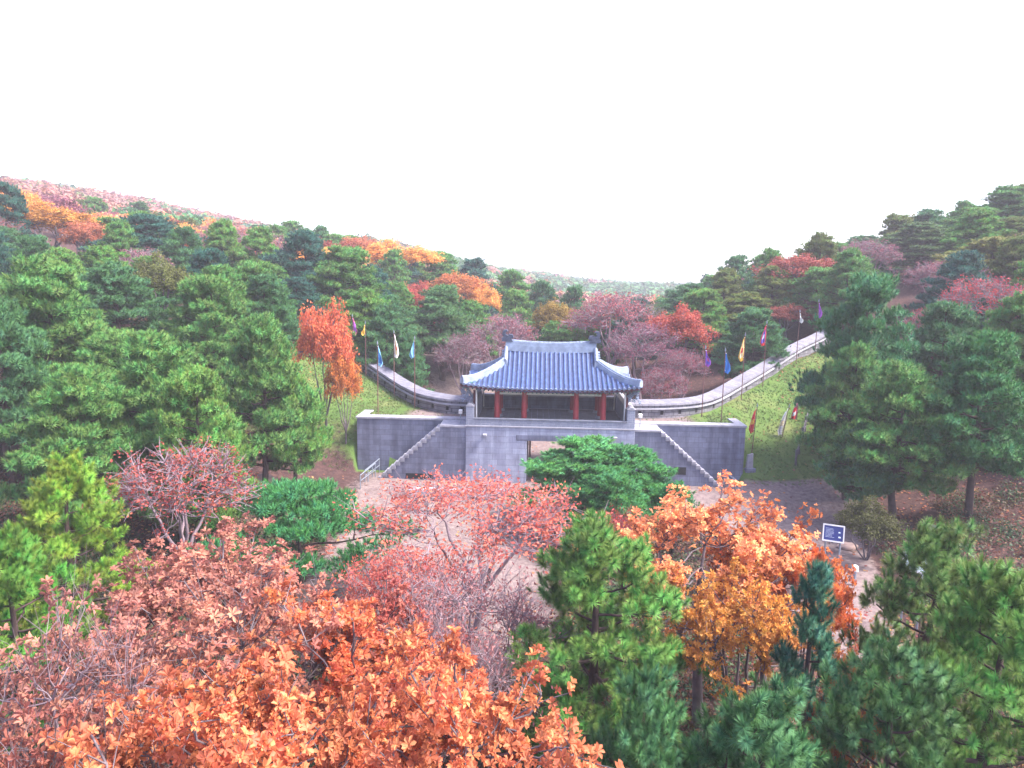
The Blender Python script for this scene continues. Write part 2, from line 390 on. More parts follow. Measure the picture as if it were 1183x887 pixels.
# ------------------------------------------------------------------ haze
if HAZE:
    hb = MB(); hb.box(-900, 900, -90, 1090, -12, 112)
    hm = bpy.data.materials.new('haze'); hm.use_nodes = True; hn = hm.node_tree; hn.nodes.clear()
    pv = hn.nodes.new('ShaderNodeVolumePrincipled'); pv.inputs['Color'].default_value = (0.93, 0.90, 0.97, 1); pv.inputs['Density'].default_value = 0.0007
    ho = hn.nodes.new('ShaderNodeOutputMaterial'); hn.links.new(pv.outputs[0], ho.inputs['Volume'])
    h_o = hb.build('haze', hm); tag(h_o, 'pale autumn haze over the valley', None, None, 'stuff')

# ================================================================== THE GATE
gate = empty('fortress_gate', (GX, GY, 0), GROT)
tag(gate, 'grey granite fortress gate carrying a blue tiled pavilion with red columns', 'gatehouse')
BH, BW, BD = 3.98, 5.98, 4.0                   # base height, half width, half depth
OW, OH = 1.62, 3.05                          # gate opening half width, height
b = MB()
b.box(-BW, -OW, -BD, BD, -0.6, BH); b.box(OW, BW, -BD, BD, -0.6, BH); b.box(-OW, OW, -BD, BD, OH + .42, BH)
b.build('stone_base', M['granite'], gate, bevel=0.03)
for v0, v1 in ((-BD - .03, -BD + .9), (BD - .9, BD + .03)):
    b = MB(); b.box(-OW - .75, OW + .75, v0, v1, OH, OH + .42); b.build('lintel_stone', M['granite_dark'], gate, bevel=0.03)
b = MB(); b.box(-OW, OW, -BD + .9, BD - .9, OH + .05, OH + .419)
b.build('passage_ceiling', M['floor_wood'], gate)
for s in (-1, 1):
    b = MB(); b.box(min(s * OW, s * (OW - .12)), max(s * OW, s * (OW - .12)), -BD + .95, -BD + 1.5, 0, OH); b.build('jamb', M['post'], gate)
for s in (-1, 1):                             # open plank door leaves folded against the passage
    d = MB(); x = s * (OW - .19)
    d.box(x - .06, x + .06, BD - 3.3, BD - 1.7, 0.08, OH - .1)
    for z in (0.6, 1.5, 2.4): d.box(x - .075 if s > 0 else x, x if s > 0 else x + .075, BD - 3.28, BD - 1.72, z, z + .1)
    d.build('door_leaf', M['dark_red'], gate, bevel=0.01)
# thin projecting string course, then the brick parapet: low in front, tall at the sides and back
b = MB(); b.box(-BW - .06, BW + .06, -BD - .06, -BD + .5, BH, BH + .10); b.box(-BW - .06, BW + .06, BD - .5, BD + .06, BH, BH + .10)
for s in (-1, 1):
    b.box(min(s * (BW - .5), s * (BW + .06)), max(s * (BW - .5), s * (BW + .06)), -BD + .5, BD - .5, BH, BH + .10)
b.build('string_course', M['coping'], gate, bevel=0.015)
Z0 = BH + .10
b = MB()
b.box(-BW + .02 + .55, BW - .02 - .55, -BD + .02, -BD + .38, Z0, Z0 + .42)
b.build('front_parapet', M['brick'], gate, bevel=0.01)
b = MB(); b.box(-BW + .55, BW - .55, -BD - .02, -BD + .42, Z0 + .42, Z0 + .52)
b.build('parapet_coping', M['coping_dark'], gate, bevel=0.015)
for s in (-1, 1):
    b = MB(); x0, x1 = sorted((s * (BW - .57), s * (BW - .02)))
    b.box(x0, x1, -BD + .02, BD - .4, Z0, Z0 + 1.35); b.build('side_parapet', M['brick'], gate, bevel=0.01)
    b = MB()
    for k in range(9):                        # overlapping saddle-back cap stones
        y0 = -BD - .02 + k * .87; y1 = min(y0 + .86, BD - .4)
        xm = (x0 + x1) / 2
        b.hexa([(x0 - .05, y0, Z0 + 1.35), (x1 + .05, y0, Z0 + 1.35), (x1 + .05, y1, Z0 + 1.35), (x0 - .05, y1, Z0 + 1.35),
                (xm - .1, y0 + .01, Z0 + 1.55), (xm + .1, y0 + .01, Z0 + 1.55), (xm + .1, y1 - .01, Z0 + 1.55), (xm - .1, y1 - .01, Z0 + 1.55)])
    b.build('parapet_coping', M['coping'], gate, bevel=0.015)
b = MB(); b.box(-BW + .02, BW - .02, BD - .4, BD - .02, Z0, Z0 + .95); b.build('rear_parapet', M['granite_dark'], gate, bevel=0.01)
b = MB(); b.box(-BW - .03, BW + .03, BD - .46, BD + .04, Z0 + .95, Z0 + 1.10); b.build('parapet_coping', M['coping'], gate, bevel=0.02)
b = MB()
for k in range(24):
    x = -BW + .6 + k * (2 * BW - 1.2) / 24; b.box(x + .01, x + (2 * BW - 1.2) / 24 - .01, -BD + .42, BD - .46, BH, BH + .06)
b.build('floor', M['floor_wood'], gate)
# columns
CXS, CYS = (-3.85, -1.88, 1.88, 3.85), (-2.45, 0.05, 2.45)
EZ = 6.42                                     # column head
def column(x, y):
    c = MB(); c.tube([(x, y, Z0 + .1), (x, y, Z0 + 1.2), (x, y, EZ)], [.21, .205, .185], 16)
    o = c.build('column', M['red'], gate, smooth=True)
    p = MB(); p.tube([(x, y, BH + .05), (x, y, Z0 + .16)], [.36, .29], 12); p.build('plinth_stone', M['coping'], o, smooth=True)
for x in CXS:
    for y in CYS:
        if y == 0.05 and abs(x) < 3: continue
        column(x, y)
for s in (-1, 1):                             # slender corner props under the eaves, red below and white above
    for yy in (-3.35, 3.35):
        c = MB(); c.tube([(s * 5.28, yy, Z0 + .1), (s * 5.3, yy, 6.55)], .06, 8); c.build('eave_prop', M['white_wood'], gate, smooth=True)
    c = MB(); c.box(s * 5.42 - .1, s * 5.42 + .1, -3.3, -3.1, Z0, 6.5); c.build('corner_post', M['dark_red'], gate, bevel=0.01)
# beams
b = MB()
for y in (-2.45, 2.45): b.box(-4.3, 4.3, y - .14, y + .14, EZ - .02, EZ + .34)
for x in (-3.85, 3.85): b.box(x - .14, x + .14, -2.3, 2.3, EZ - .02, EZ + .34)
b.build('lintel_beam', M['teal'], gate, bevel=0.01)
for y in (-2.45, 2.45):
    b = MB(); b.box(-4.0, 4.0, y - .08, y + .08, EZ - .30, EZ - .16); b.build('tie_beam', M['white_wood'], gate, bevel=0.01)
for i, x in enumerate((-3.85, -2.9, -1.88, -0.63, 0.63, 1.88, 2.9, 3.85)):   # carved bracket with a pale flower boss
    c = MB(); c.box(x - .11, x + .11, -3.0, -2.60, EZ + .05, EZ + .30); c.box(x - .3, x + .3, -2.72, -2.60, EZ + .10, EZ + .24)
    o = c.build('bracket', M['teal'], gate, bevel=0.02)
    d = MB(); d.tube([(x, -3.04, EZ + .17), (x, -2.98, EZ + .17)], .11, 10); d.build('flower_boss', M['white_wood'], o)

# ---- roof
AX, AY, KX = 6.25, 3.98, 3.42                  # eave half spans; gable plane
RIDGE_Z, EAVE_Z = 9.12, 6.72
def rz(x, y):
    ax_, ay_ = abs(x), abs(y)
    dx, dy = AX - ax_, AY - ay_
    d = dy if (ax_ <= KX or dy <= dx) else dx
    t = min(max(d / AY, 0), 1)
    z = EAVE_Z + (RIDGE_Z - EAVE_Z) * (0.62 * t + 0.38 * t * t)
    lift = 0.34 * min(1, ax_ / AX) ** 3.2 * min(1, ay_ / AY) ** 3.2
    return z + lift
def side_z(x, y):
    t = (AX - abs(x)) / AY
    return EAVE_Z + (RIDGE_Z - EAVE_Z) * (0.62 * t + 0.38 * t * t) + 0.34 * min(1, abs(x) / AX) ** 3.2 * min(1, abs(y) / AY) ** 3.2
def ypush(x): return 0.22 * (abs(x) / AX) ** 3   # the eave line swings outward at the corners
pan = MB()
def strip(p0, p1, q0, q1):                    # sheet with a real underside
    pan.face([p0, p1, q1, q0]); dn = Vector((0, 0, -.16))
    pan.face([Vector(q0) + dn, Vector(q1) + dn, Vector(p1) + dn, Vector(p0) + dn])
PITCH = 0.34
nrow = int(AX / PITCH)
rows = MB(); caps_ = MB()
def row(path, n=5):
    """half-round tile row following path (list of Vector); across = local horizontal normal"""
    rad = .098
    prev = None
    b0 = len(rows.v)
    d = (path[-1] - path[0]); a = Vector((-d.y, d.x, 0)).normalized()
    K = 6
    for i, p in enumerate(path):
        for k in range(K + 1):
            t = math.pi * k / K
            rows.v.append(tuple(p + a * (math.cos(t) * rad) + Vector((0, 0, math.sin(t) * rad * 1.1 + .01))))
    for i in range(len(path) - 1):
        for k in range(K):
            q = b0 + i * (K + 1) + k
            rows.f.append((q, q + 1, q + K + 2, q + K + 1)); rows.mi.append(0)
    e = path[-1]; dd = (path[-1] - path[-2]).normalized()
    caps_.tube([e - dd * .02 + Vector((0, 0, .035)), e + dd * .05 + Vector((0, 0, .03))], .105, 10)
for i in range(-nrow, nrow + 1):
    x = i * PITCH
    ytop = 0.05 if abs(x) < KX else max(0.05, AY - (AX - abs(x)))
    for s in (-1, 1):
        pts = []
        for k in range(15):
            y = ytop + (AY - ytop) * k / 14
            yy = y + ypush(x) * (y / AY) ** 4
            pts.append(Vector((x, s * yy, rz(x, min(y, AY)))))
        row(pts)
nside = int((AY) / PITCH)
for i in range(-nside, nside + 1):
    y = i * PITCH
    xtop = max(KX, AX - (AY - abs(y)))
    if xtop > AX - .3: continue
    for s in (-1, 1):
        pts = []
        for k in range(12):
            x = xtop + (AX - xtop) * k / 11
            xx = x + 0.22 * (abs(y) / AY) ** 3 * (x / AX) ** 6
            pts.append(Vector((s * xx, y, side_z(x, y))))
        row(pts)
# pan sheets
NXP = 38
for s in (-1, 1):
    for i in range(NXP):
        xa, xb = -AX + 2 * AX * i / NXP, -AX + 2 * AX * (i + 1) / NXP
        ya = 0 if abs(xa) < KX else AY - (AX - abs(xa)); yb = 0 if abs(xb) < KX else AY - (AX - abs(xb))
        for k in range(10):
            def P(x, y0, kk):
                y = y0 + (AY - y0) * kk / 10; return (x, s * (y + ypush(x) * (y / AY) ** 4), rz(x, y) if abs(x) <= KX or y > AY - (AX - abs(x)) - 1e-6 else side_z(x, y))
            strip(P(xa, ya, k), P(xb, yb, k), P(xa, ya, k + 1), P(xb, yb, k + 1))
    for i in range(20):
        ya, yb = -AY + 2 * AY * i / 20, -AY + 2 * AY * (i + 1) / 20
        xa = max(KX - .02, AX - (AY - abs(ya))); xb = max(KX - .02, AX - (AY - abs(yb)))
        for k in range(8):
            def Q(y, x0, kk):
                x = x0 + (AX - x0) * kk / 8; return (s * (x + 0.22 * (abs(y) / AY) ** 3 * (x / AX) ** 6), y, side_z(x, y))
            strip(Q(ya, xa, k), Q(yb, xb, k), Q(ya, xa, k + 1), Q(yb, xb, k + 1))
roof = pan.build('roof', M['tile_pan'], gate)
rows.build('tile_rows', M['tile'], roof, smooth=True)
caps_.build('tile_ends', M['tile_cap'], roof)
# fascia under the tile ends, and round rafters with pale ends below
fas = MB(); raf = MB()
NF = 44
for s in (-1, 1):
    for i in range(NF):
        xa, xb = -AX + 2 * AX * i / NF, -AX + 2 * AX * (i + 1) / NF
        c = []
        for dz0, dz1 in ((-.20, -.04),):
            ya, yb = AY + ypush(xa) - .08, AY + ypush(xb) - .08
            za, zb = rz(xa, AY), rz(xb, AY)
            fas.hexa([(xa, s * (ya - .06), za + dz0), (xb, s * (yb - .06), zb + dz0), (xb, s * yb, zb + dz0), (xa, s * ya, za + dz0),
                      (xa, s * (ya - .06), za + dz1), (xb, s * (yb - .06), zb + dz1), (xb, s * yb, zb + dz1), (xa, s * ya, za + dz1)])
        x = (xa + xb) / 2; zz = rz(x, AY)
        raf.tube([(x * .9, s * 2.2, max(6.95, zz - .05) + .25), (x, s * (AY + ypush(x) - .2), zz - .26)], .055, 6)
    for i in range(26):
        ya, yb = -AY + 2 * AY * i / 26, -AY + 2 * AY * (i + 1) / 26
        fx = lambda y: AX + .22 * (abs(y) / AY) ** 3 - .08
        za, zb = side_z(AX, ya), side_z(AX, yb)
        fas.hexa([(s * (fx(ya) - .06), ya, za - .2), (s * (fx(yb) - .06), yb, zb - .2), (s * fx(yb), yb, zb - .2), (s * fx(ya), ya, za - .2),
                  (s * (fx(ya) - .06), ya, za - .04), (s * (fx(yb) - .06), yb, zb - .04), (s * fx(yb), yb, zb - .04), (s * fx(ya), ya, za - .04)])
        y = (ya + yb) / 2
        raf.tube([(s * 3.9, y * .8, 7.15), (s * (fx(y) - .12), y, side_z(AX, y) - .26)], .055, 6)
fas.build('fascia', M['dark_red'], roof)
raf.build('rafters', M['teal'], roof)
# ridges: a stepped lime-plastered bank with a tile cap
def ridge(name, pts, w, h, cap=True):
    r_ = MB(); t_ = MB()
    for i in range(len(pts) - 1):
        a, c = Vector(pts[i]), Vector(pts[i + 1]); d = (c - a); n_ = Vector((-d.y, d.x, 0)).normalized()
        for (w0, z0, z1) in ((w, -.12, h * .62), (w * .82, h * .62, h)):
            r_.hexa([a - n_ * w0 + Vector((0, 0, z0)), c - n_ * w0 + Vector((0, 0, z0)), c + n_ * w0 + Vector((0, 0, z0)), a + n_ * w0 + Vector((0, 0, z0)),
                     a - n_ * w0 + Vector((0, 0, z1)), c - n_ * w0 + Vector((0, 0, z1)), c + n_ * w0 + Vector((0, 0, z1)), a + n_ * w0 + Vector((0, 0, z1))])
    o = r_.build(name, M['plaster'], roof)
    t_.tube([Vector(p) + Vector((0, 0, h + .02)) for p in pts], .1, 8)
    t_.build('ridge_cap', M['tile_cap'], o, smooth=True)
    return o
main = [(x, 0, RIDGE_Z - .05 + .20 * (abs(x) / 3.6) ** 2) for x in np.linspace(-3.4, 3.4, 13)]
ridge('main_ridge', main, .20, .62)
for s in (-1, 1):
    for t in (-1, 1):
        g = [(s * 3.36, t * y, rz(3.3, y) + .05 + (.22 if y < .2 else .0)) for y in np.linspace(.2, AY - (AX - KX) + .25, 6)]
        ridge('gable_ridge', g, .15, .36)
        h_ = []
        for k in range(9):
            d0 = (AX - KX) * (1 - k / 8 * .97); x = AX - d0; y = AY - d0
            h_.append((s * (x + .12 * (k / 8) ** 3), t * (y + .12 * (k / 8) ** 3), side_z(x, y) + .02 + .10 * (k / 8) ** 4))
        ridge('hip_ridge', h_, .19, .34)
        # corner rafter and the carved bracket heads hanging under each corner
        c = MB(); c.hexa([(s * 3.9, t * 2.4, 6.75), (s * 4.1, t * 2.2, 6.75), (s * 6.22, t * 3.86, 6.95), (s * 6.1, t * 4.0, 6.95),
                          (s * 3.9, t * 2.4, 7.0), (s * 4.1, t * 2.2, 7.0), (s * 6.22, t * 3.86, 7.2), (s * 6.1, t * 4.0, 7.2)])
        c.build('corner_rafter', M['teal'], roof)
    # finial: crouching dragon-head shape, snout inward, tail plume curling up
    zf = RIDGE_Z + .66
    prof = [(-.42, 0), (.30, 0), (.34, .22), (.20, .30), (.30, .50), (.22, .74), (.02, .80), (-.08, .70), (.06, .62), (.06, .46), (-.10, .40), (-.16, .50), (-.40, .46), (-.46, .26), (-.30, .2)]
    f = MB(); th = .24
    fr = [(s * (3.34 + p[0] * 1.15), -th, zf + p[1] * 1.12) for p in prof]; bk = [(s * (3.34 + p[0] * 1.15), th, zf + p[1] * 1.12) for p in prof]
    f.face(fr); f.face(bk[::-1])
    for k in range(len(prof)): f.face([fr[k], bk[k], bk[(k + 1) % len(prof)], fr[(k + 1) % len(prof)]])
    f.build('ridge_finial', M['ornament'], roof, bevel=0.03)
    # gable wall: dark boards, white bargeboard, tile courses stepping up its edge
    zb = side_z(KX, 0)
    g = MB(); hw = AY - (AX - KX)
    n_ = 8
    for k in range(n_):
        y0, y1 = -hw + 2 * hw * k / n_, -hw + 2 * hw * (k + 1) / n_
        g.hexa([(s * 3.20, y0, zb - .3), (s * 3.28, y0, zb - .3), (s * 3.28, y1, zb - .3), (s * 3.20, y1, zb - .3),
                (s * 3.20, y0, rz(3.3, y0)), (s * 3.28, y0, rz(3.3, y0)), (s * 3.28, y1, rz(3.3, y1)), (s * 3.20, y1, rz(3.3, y1))])
    g.build('gable_wall', M['dark_red'], roof)
    g = MB()
    for t in (-1, 1):
        for k in range(6):
            y = .15 + k * .2; g.tube([(s * 3.30, t * y, rz(3.3, y) + .1), (s * 3.66, t * y, rz(3.3, y) + .04)], .085, 8)
    g.build('gable_tiles', M['tile_cap'], roof, smooth=True)
# corner ornament: carved clustered scrolls under the four eave corners
for s in (-1, 1):
    for t in (-1, 1):
        c = MB(); rr = random.Random(5 + s * 2 + t)
        for k in range(16):
            bx = s * (5.55 + rr.random() * .75); by = t * (3.1 + rr.random() * .7); bz = 5.75 + rr.random() * .95
            pr = [(bx, by, bz)]
            a0 = rr.random() * 6.28
            for j in range(1, 8):
                a = a0 + j * .8; q = .16 * (1 - j / 11)
                pr.append((bx + s * math.cos(a) * q, by - t * .02 * j, bz + math.sin(a) * q))
            c.tube(pr, [.06 * (1 - j / 10) for j in range(8)], 6)
        c.tube([(s * 5.5, t * 3.1, 6.9), (s * 6.2, t * 3.7, 6.75)], .12, 8)
        c.tube([(s * 5.45, t * 3.0, 5.7), (s * 6.0, t * 3.5, 6.8)], [.07, .12], 8)
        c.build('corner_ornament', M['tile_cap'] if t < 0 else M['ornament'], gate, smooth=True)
# stone drain spouts in the gate face
for s in (-1, 1):
    b = MB(); b.box(s * 4.6 - .14, s * 4.6 + .14, -BD - .35, -BD + .1, 3.35, 3.5); b.build('drain_spout', M['coping'], gate, bevel=0.02)

# ================================================================== WING WALLS AND STAIRS
def wing(s, label):
    w = empty('retaining_wall', to_world(s * 10.2, -1.3), GROT)
    tag(w, label, 'wall', 'retaining walls beside the gate')
    e = 14.35
    b = MB(); x0, x1 = sorted((s * (BW + .003) - s * 10.2, s * e - s * 10.2))
    b.box(x0, x1, -.5, .35, -0.8, PLAT - .05); 
    xr0, xr1 = sorted((s * (e - .6) - s * 10.2, s * e - s * 10.2))
    b.box(xr0, xr1, .35, 2.3 if s < 0 else 2.9, 0.4, PLAT - .05)
    b.build('wall_face', M['granite_dark'], w, bevel=0.02)
    c = MB(); n_ = 9
    L = (x1 + .08) - (x0)
    for k in range(n_):
        c.box(x0 + L * k / n_ + .006 - (.08 if s < 0 else 0), x0 + L * (k + 1) / n_ - .006 - (.08 if s < 0 else 0), -.57, .45, PLAT - .05, PLAT + .10)
    for k in range(2):
        c.box(xr0 - (.07 if s < 0 else 0), xr1 + (.07 if s > 0 else 0), .462 + k * .95, .45 + (k + 1) * .95, PLAT - .05, PLAT + .10)
    c.build('coping', M['coping'], w, bevel=0.015)
wing(-1, 'long grey granite retaining wall left of the gate, its outer end by a pine')
wing(1, 'long grey granite retaining wall right of the gate, its outer end by the red banner')
NST, RUN = 14, 4.45
def stairs(s, label, label_r):
    st = empty('stone_staircase', to_world(s * 9, -2.9), GROT); tag(st, label, 'stairs', 'stairs up to the gate platform')
    ox = s * 9; TX = 7.85; v0, v1 = -BD + .08 + 2.9, -1.803 + 2.9
    rise = (PLAT) / NST; tread = RUN / NST
    b = MB()
    x0, x1 = sorted((s * (BW + .003) - ox, s * TX - ox)); b.box(x0, x1, v0, v1, -.6, PLAT - .12)
    # side cheek
    for k in range(NST):
        z1 = PLAT - rise * (k + 1) - .02
        xa, xb = sorted((s * (TX + tread * k) - ox, s * (TX + tread * (k + 1)) - ox)); b.box(xa, xb, v0 + .02, v1, -.6, z1 - .12)
    b.build('stair_wall', M['granite_dark'] if s < 0 else M['granite_dark'], st)
    c = MB()
    for k in range(NST):
        z1 = PLAT - rise * (k + 1) - .02
        xa, xb = sorted((s * (TX + tread * k - .0) - ox, s * (TX + tread * (k + 1) + .05) - ox)); c.box(xa, xb, v0 - .03, v1 + .003, z1 - .14, z1 + .0 + .0)
        xa, xb = sorted((s * (TX + tread * k - .0) - ox, s * (TX + tread * (k + 1) - .02) - ox)); c.box(xa, xb, v0 - .05, v0 + .22, z1 - .03, z1 + .16)
    c.build('step', M['coping'], st, bevel=0.012)
    c = MB(); c.box(x0, x1, v0 - .05, v1 + .02, PLAT - .12, PLAT + .03); c.build('landing', M['coping'], st, bevel=0.015)
    # drain hole in the cheek: a flush dark plate, its inner shade painted as colour
    d = MB(); hx = s * 9.3 - ox; hz0 = .85 if s > 0 else .05; hw_ = .42 if s > 0 else 1.0
    d.box(hx - hw_, hx + hw_, v0 - .004, v0 + .05, hz0, hz0 + (.55 if s > 0 else .38)); d.build('drain_opening', M['dark'], st)
    # handrails running out from the foot of the stairs
    for q in (0, 1):
        h = empty('handrail', to_world(s * (TX + RUN + .25), -2.4 - q * 1.3), GROT)
        tag(h, label_r[q], 'handrail', 'metal handrails at the stair feet')
        r_ = MB(); dx, dy = s * .45, -2.6
        base = lambda f: Vector((dx * f, dy * f, 0))
        r_.tube([base(0) + Vector((0, 0, 1.05)), base(1) + Vector((0, 0, .85))], .035, 8)
        r_.tube([base(0) + Vector((0, 0, .55)), base(1) + Vector((0, 0, .45))], .028, 8)
        r_.build('rail', M['steel'], h, smooth=True)
        for f in (.0, .5, 1.0):
            r2 = MB(); r2.tube([base(f) + Vector((0, 0, -.5)), base(f) + Vector((0, 0, 1.05 - .2 * f))], .035, 8); r2.build('post', M['steel'], h, smooth=True)
stairs(-1, 'stone staircase climbing from the left up to the gate', ('pale metal handrail at the left stair foot, nearer the wall', 'pale metal handrail at the left stair foot, nearer the camera'))
stairs(1, 'stone staircase climbing from the right up to the gate, with a square drain hole', ('pale metal handrail at the right stair foot, nearer the wall', 'pale metal handrail at the right stair foot, nearer the path'))
# terrace kerb in front of the gate
k_ = empty('terrace_kerb', to_world(0, -6.4), GROT); tag(k_, 'long low stone kerb edging the terrace in front of the gate', 'kerb')
b = MB()
for i in range(13):
    x = -9.6 + i * 1.32; b.box(x + .008, x + 1.31, -.35, .35, -.55, .06 + .012 * math.sin(i * 2.1))
b.build('kerb_stones', M['coping'], k_, bevel=0.02)
k_.location.z = 0.0

# ================================================================== RAMPART WALLS
def catmull(P, n=8):
    P = [Vector(p) for p in P]; out = []
    for i in range(len(P) - 1):
        p0, p1, p2, p3 = P[max(i - 1, 0)], P[i], P[i + 1], P[min(i + 2, len(P) - 1)]
        for k in range(n):
            t = k / n
            out.append(.5 * ((2 * p1) + (p2 - p0) * t + (2 * p0 - 5 * p1 + 4 * p2 - p3) * t * t + (3 * p1 - p0 - 3 * p2 + p3) * t ** 3))
    out.append(P[-1]); return out
def rampart(line, s, label):
    pts2 = catmull([(p[0], p[1], 0) for p in (line[:8] if s < 0 else line[:7])], 8)
    # foot height on the inner side, smoothed
    zs = np.array([hz(p.x, p.y - .45) for p in pts2])
    for _ in range(6): zs[1:-1] = (zs[:-2] + 2 * zs[1:-1] + zs[2:]) / 4
    w = empty('rampart_wall', (pts2[0].x, pts2[0].y, 0)); tag(w, label, 'wall', 'curving fortress walls either side of the gate')
    o = Vector((pts2[0].x, pts2[0].y, 0))
    body = MB(); cop = MB(); ledge = MB()
    H = 1.0
    rings = []
    for i, p in enumerate(pts2):
        d = (pts2[min(i + 1, len(pts2) - 1)] - pts2[max(i - 1, 0)]).normalized(); n_ = Vector((-d.y, d.x, 0))
        if n_.y < 0: n_ = -n_
        rings.append((p - o, n_, zs[i]))
    for i in range(len(rings) - 1):
        (a, na, za), (c, nc, zc) = rings[i], rings[i + 1]
        lo = 5.0
        body.hexa([a + Vector((0, 0, za - 1)), c + Vector((0, 0, zc - 1)), c + nc * 1.25 + Vector((0, 0, zc - lo)), a + na * 1.25 + Vector((0, 0, za - lo)),
                   a + Vector((0, 0, za + H)), c + Vector((0, 0, zc + H)), c + nc * 1.15 + Vector((0, 0, zc + H)), a + na * 1.15 + Vector((0, 0, za + H))])
        g = .01; aa = a + (c - a) * g; cc = c - (c - a) * g
        cop.hexa([aa - na * .10 + Vector((0, 0, za + H)), cc - nc * .10 + Vector((0, 0, zc + H)), cc + nc * 1.25 + Vector((0, 0, zc + H)), aa + na * 1.25 + Vector((0, 0, za + H)),
                  aa - na * .04 + Vector((0, 0, za + H + .14)), cc - nc * .04 + Vector((0, 0, zc + H + .14)), cc + nc * .95 + Vector((0, 0, zc + H + .34)), aa + na * .95 + Vector((0, 0, za + H + .34))])
        ledge.hexa([a - na * .16 + Vector((0, 0, za + H - .30)), c - nc * .16 + Vector((0, 0, zc + H - .30)), c + nc * .0 + Vector((0, 0, zc + H - .30)), a + na * .0 + Vector((0, 0, za + H - .30)),
                    a - na * .14 + Vector((0, 0, za + H - .20)), c - nc * .14 + Vector((0, 0, zc + H - .20)), c + nc * .0 + Vector((0, 0, zc + H - .20)), a + na * .0 + Vector((0, 0, za + H - .20))])
    body.build('wall_body', M['rubble'], w)
    cop.build('coping', M['rampart_cap'], w)
    ledge.build('ledge', M['coping'], w)
    for i in range(3, min(len(rings) - 1, 48), 4):
        a, na, za = rings[i]; d = (rings[i + 1][0] - a).normalized()
        l = MB(); c0 = a - na * .012; l.hexa([c0 - d * .13 + Vector((0, 0, za + .28)), c0 + d * .13 + Vector((0, 0, za + .28)), c0 + d * .13 + na * .1 + Vector((0, 0, za + .28)), c0 - d * .13 + na * .1 + Vector((0, 0, za + .28)),
                    c0 - d * .13 + Vector((0, 0, za + .58)), c0 + d * .13 + Vector((0, 0, za + .58)), c0 + d * .13 + na * .1 + Vector((0, 0, za + .58)), c0 - d * .13 + na * .1 + Vector((0, 0, za + .58))])
        l.build('loophole', M['dark'], w)  # dark box on the wall face, coloured like the shade in a recess
rampart(WALL_L, -1, 'stone rampart wall curving up the slope left of the gate')
rampart(WALL_R, 1, 'stone rampart wall curving up the slope right of the gate')

# ================================================================== TREES
def frames(D, roll=None):
    """orthonormal frames with z along D (n,3)"""
    D = D / (np.linalg.norm(D, axis=1, keepdims=True) + 1e-9)
    ref = np.where(np.abs(D[:, 2:3]) < .95, np.array([[0, 0, 1.]]), np.array([[1., 0, 0]]))
    X = np.cross(ref, D); X /= np.linalg.norm(X, axis=1, keepdims=True); Y = np.cross(D, X)
    if roll is not None:
        c, s = np.cos(roll)[:, None], np.sin(roll)[:, None]; X, Y = X * c + Y * s, -X * s + Y * c
    return X, Y, D
def scatter(tv, tf, P, D, S, rg):
    """copies of template (tv verts, tf faces) at P along D with size S"""
    n = len(P); X, Y, Z = frames(D, rg.random(n) * 6.283)
    V = P[:, None] + S[:, None, None] * (tv[None, :, 0:1] * X[:, None] + tv[None, :, 1:2] * Y[:, None] + tv[None, :, 2:3] * Z[:, None])
    Fa = tf[None] + (np.arange(n) * len(tv))[:, None, None]
    return V.reshape(-1, 3), Fa.reshape(-1, tf.shape[1])

def tpl_rosette(nl=7, seed=0, L=.17, W=.075, tilt=(35, 80)):
    r = np.random.default_rng(seed); V = []; Fc = []
    for k in range(nl):
        a = 6.283 * k / nl + r.normal(0, .25); t = R(r.uniform(*tilt)); l = L * r.uniform(.7, 1.15); w = W * r.uniform(.8, 1.2)
        o = np.array([math.cos(a) * math.sin(t), math.sin(a) * math.sin(t), math.cos(t)])
        sdv = np.array([-math.sin(a), math.cos(a), 0]); up = np.cross(o, sdv)
        dr = -up * .25 * l if r.random() < .7 else up * .1 * l
        p0 = o * .01; pt = o * l + dr * .9
        l1 = o * l * .38 + sdv * w * .34 - up * -.012; r1 = o * l * .38 - sdv * w * .34 + up * .012
        l2 = o * l * .76 + sdv * w * .5 + up * .02 + dr * .4; r2 = o * l * .76 - sdv * w * .5 + up * .02 + dr * .4
        b = len(V); V += [p0, l1, l2, pt, r2, r1]; Fc += [(b, b + 1, b + 2, b + 3), (b, b + 3, b + 4, b + 5)]
    return np.array(V), np.array(Fc)
def tpl_needles(nb=34, L=.12, W=.008, shoot=.16, seed=0, tilt=(25, 75)):
    r = np.random.default_rng(seed); V = []; Fc = []
    for k in range(nb):
        f = k / nb; a = 6.283 * k * .618 + r.normal(0, .2); t = R(tilt[1] + (tilt[0] - tilt[1]) * f + r.normal(0, 8)); l = L * r.uniform(.8, 1.15)
        o = np.array([math.cos(a) * math.sin(t), math.sin(a) * math.sin(t), math.cos(t)]); sdv = np.array([-math.sin(a), math.cos(a), 0])
        p0 = np.array([0, 0, shoot * (f - .5)])
        b = len(V); V += [p0 - sdv * W / 2, p0 + sdv * W / 2, p0 + o * l]; Fc.append((b, b + 1, b + 2))
    return np.array(V), np.array(Fc)
def tpl_spray(nl=7, L=.16, W=.11, spread=.22, seed=0):
    r = np.random.default_rng(seed); V = []; Fc = []
    for k in range(nl):
        c = r.normal(0, spread * .5, 3); o = r.normal(0, 1, 3); o[2] -= .2; o /= np.linalg.norm(o); sdv = np.cross(o, r.normal(0, 1, 3)); sdv /= np.linalg.norm(sdv)
        b = len(V); V += [c, c + o * L * .5 + sdv * W / 2, c + o * L, c + o * L * .5 - sdv * W / 2]; Fc.append((b, b + 1, b + 2, b + 3))
    return np.array(V), np.array(Fc)

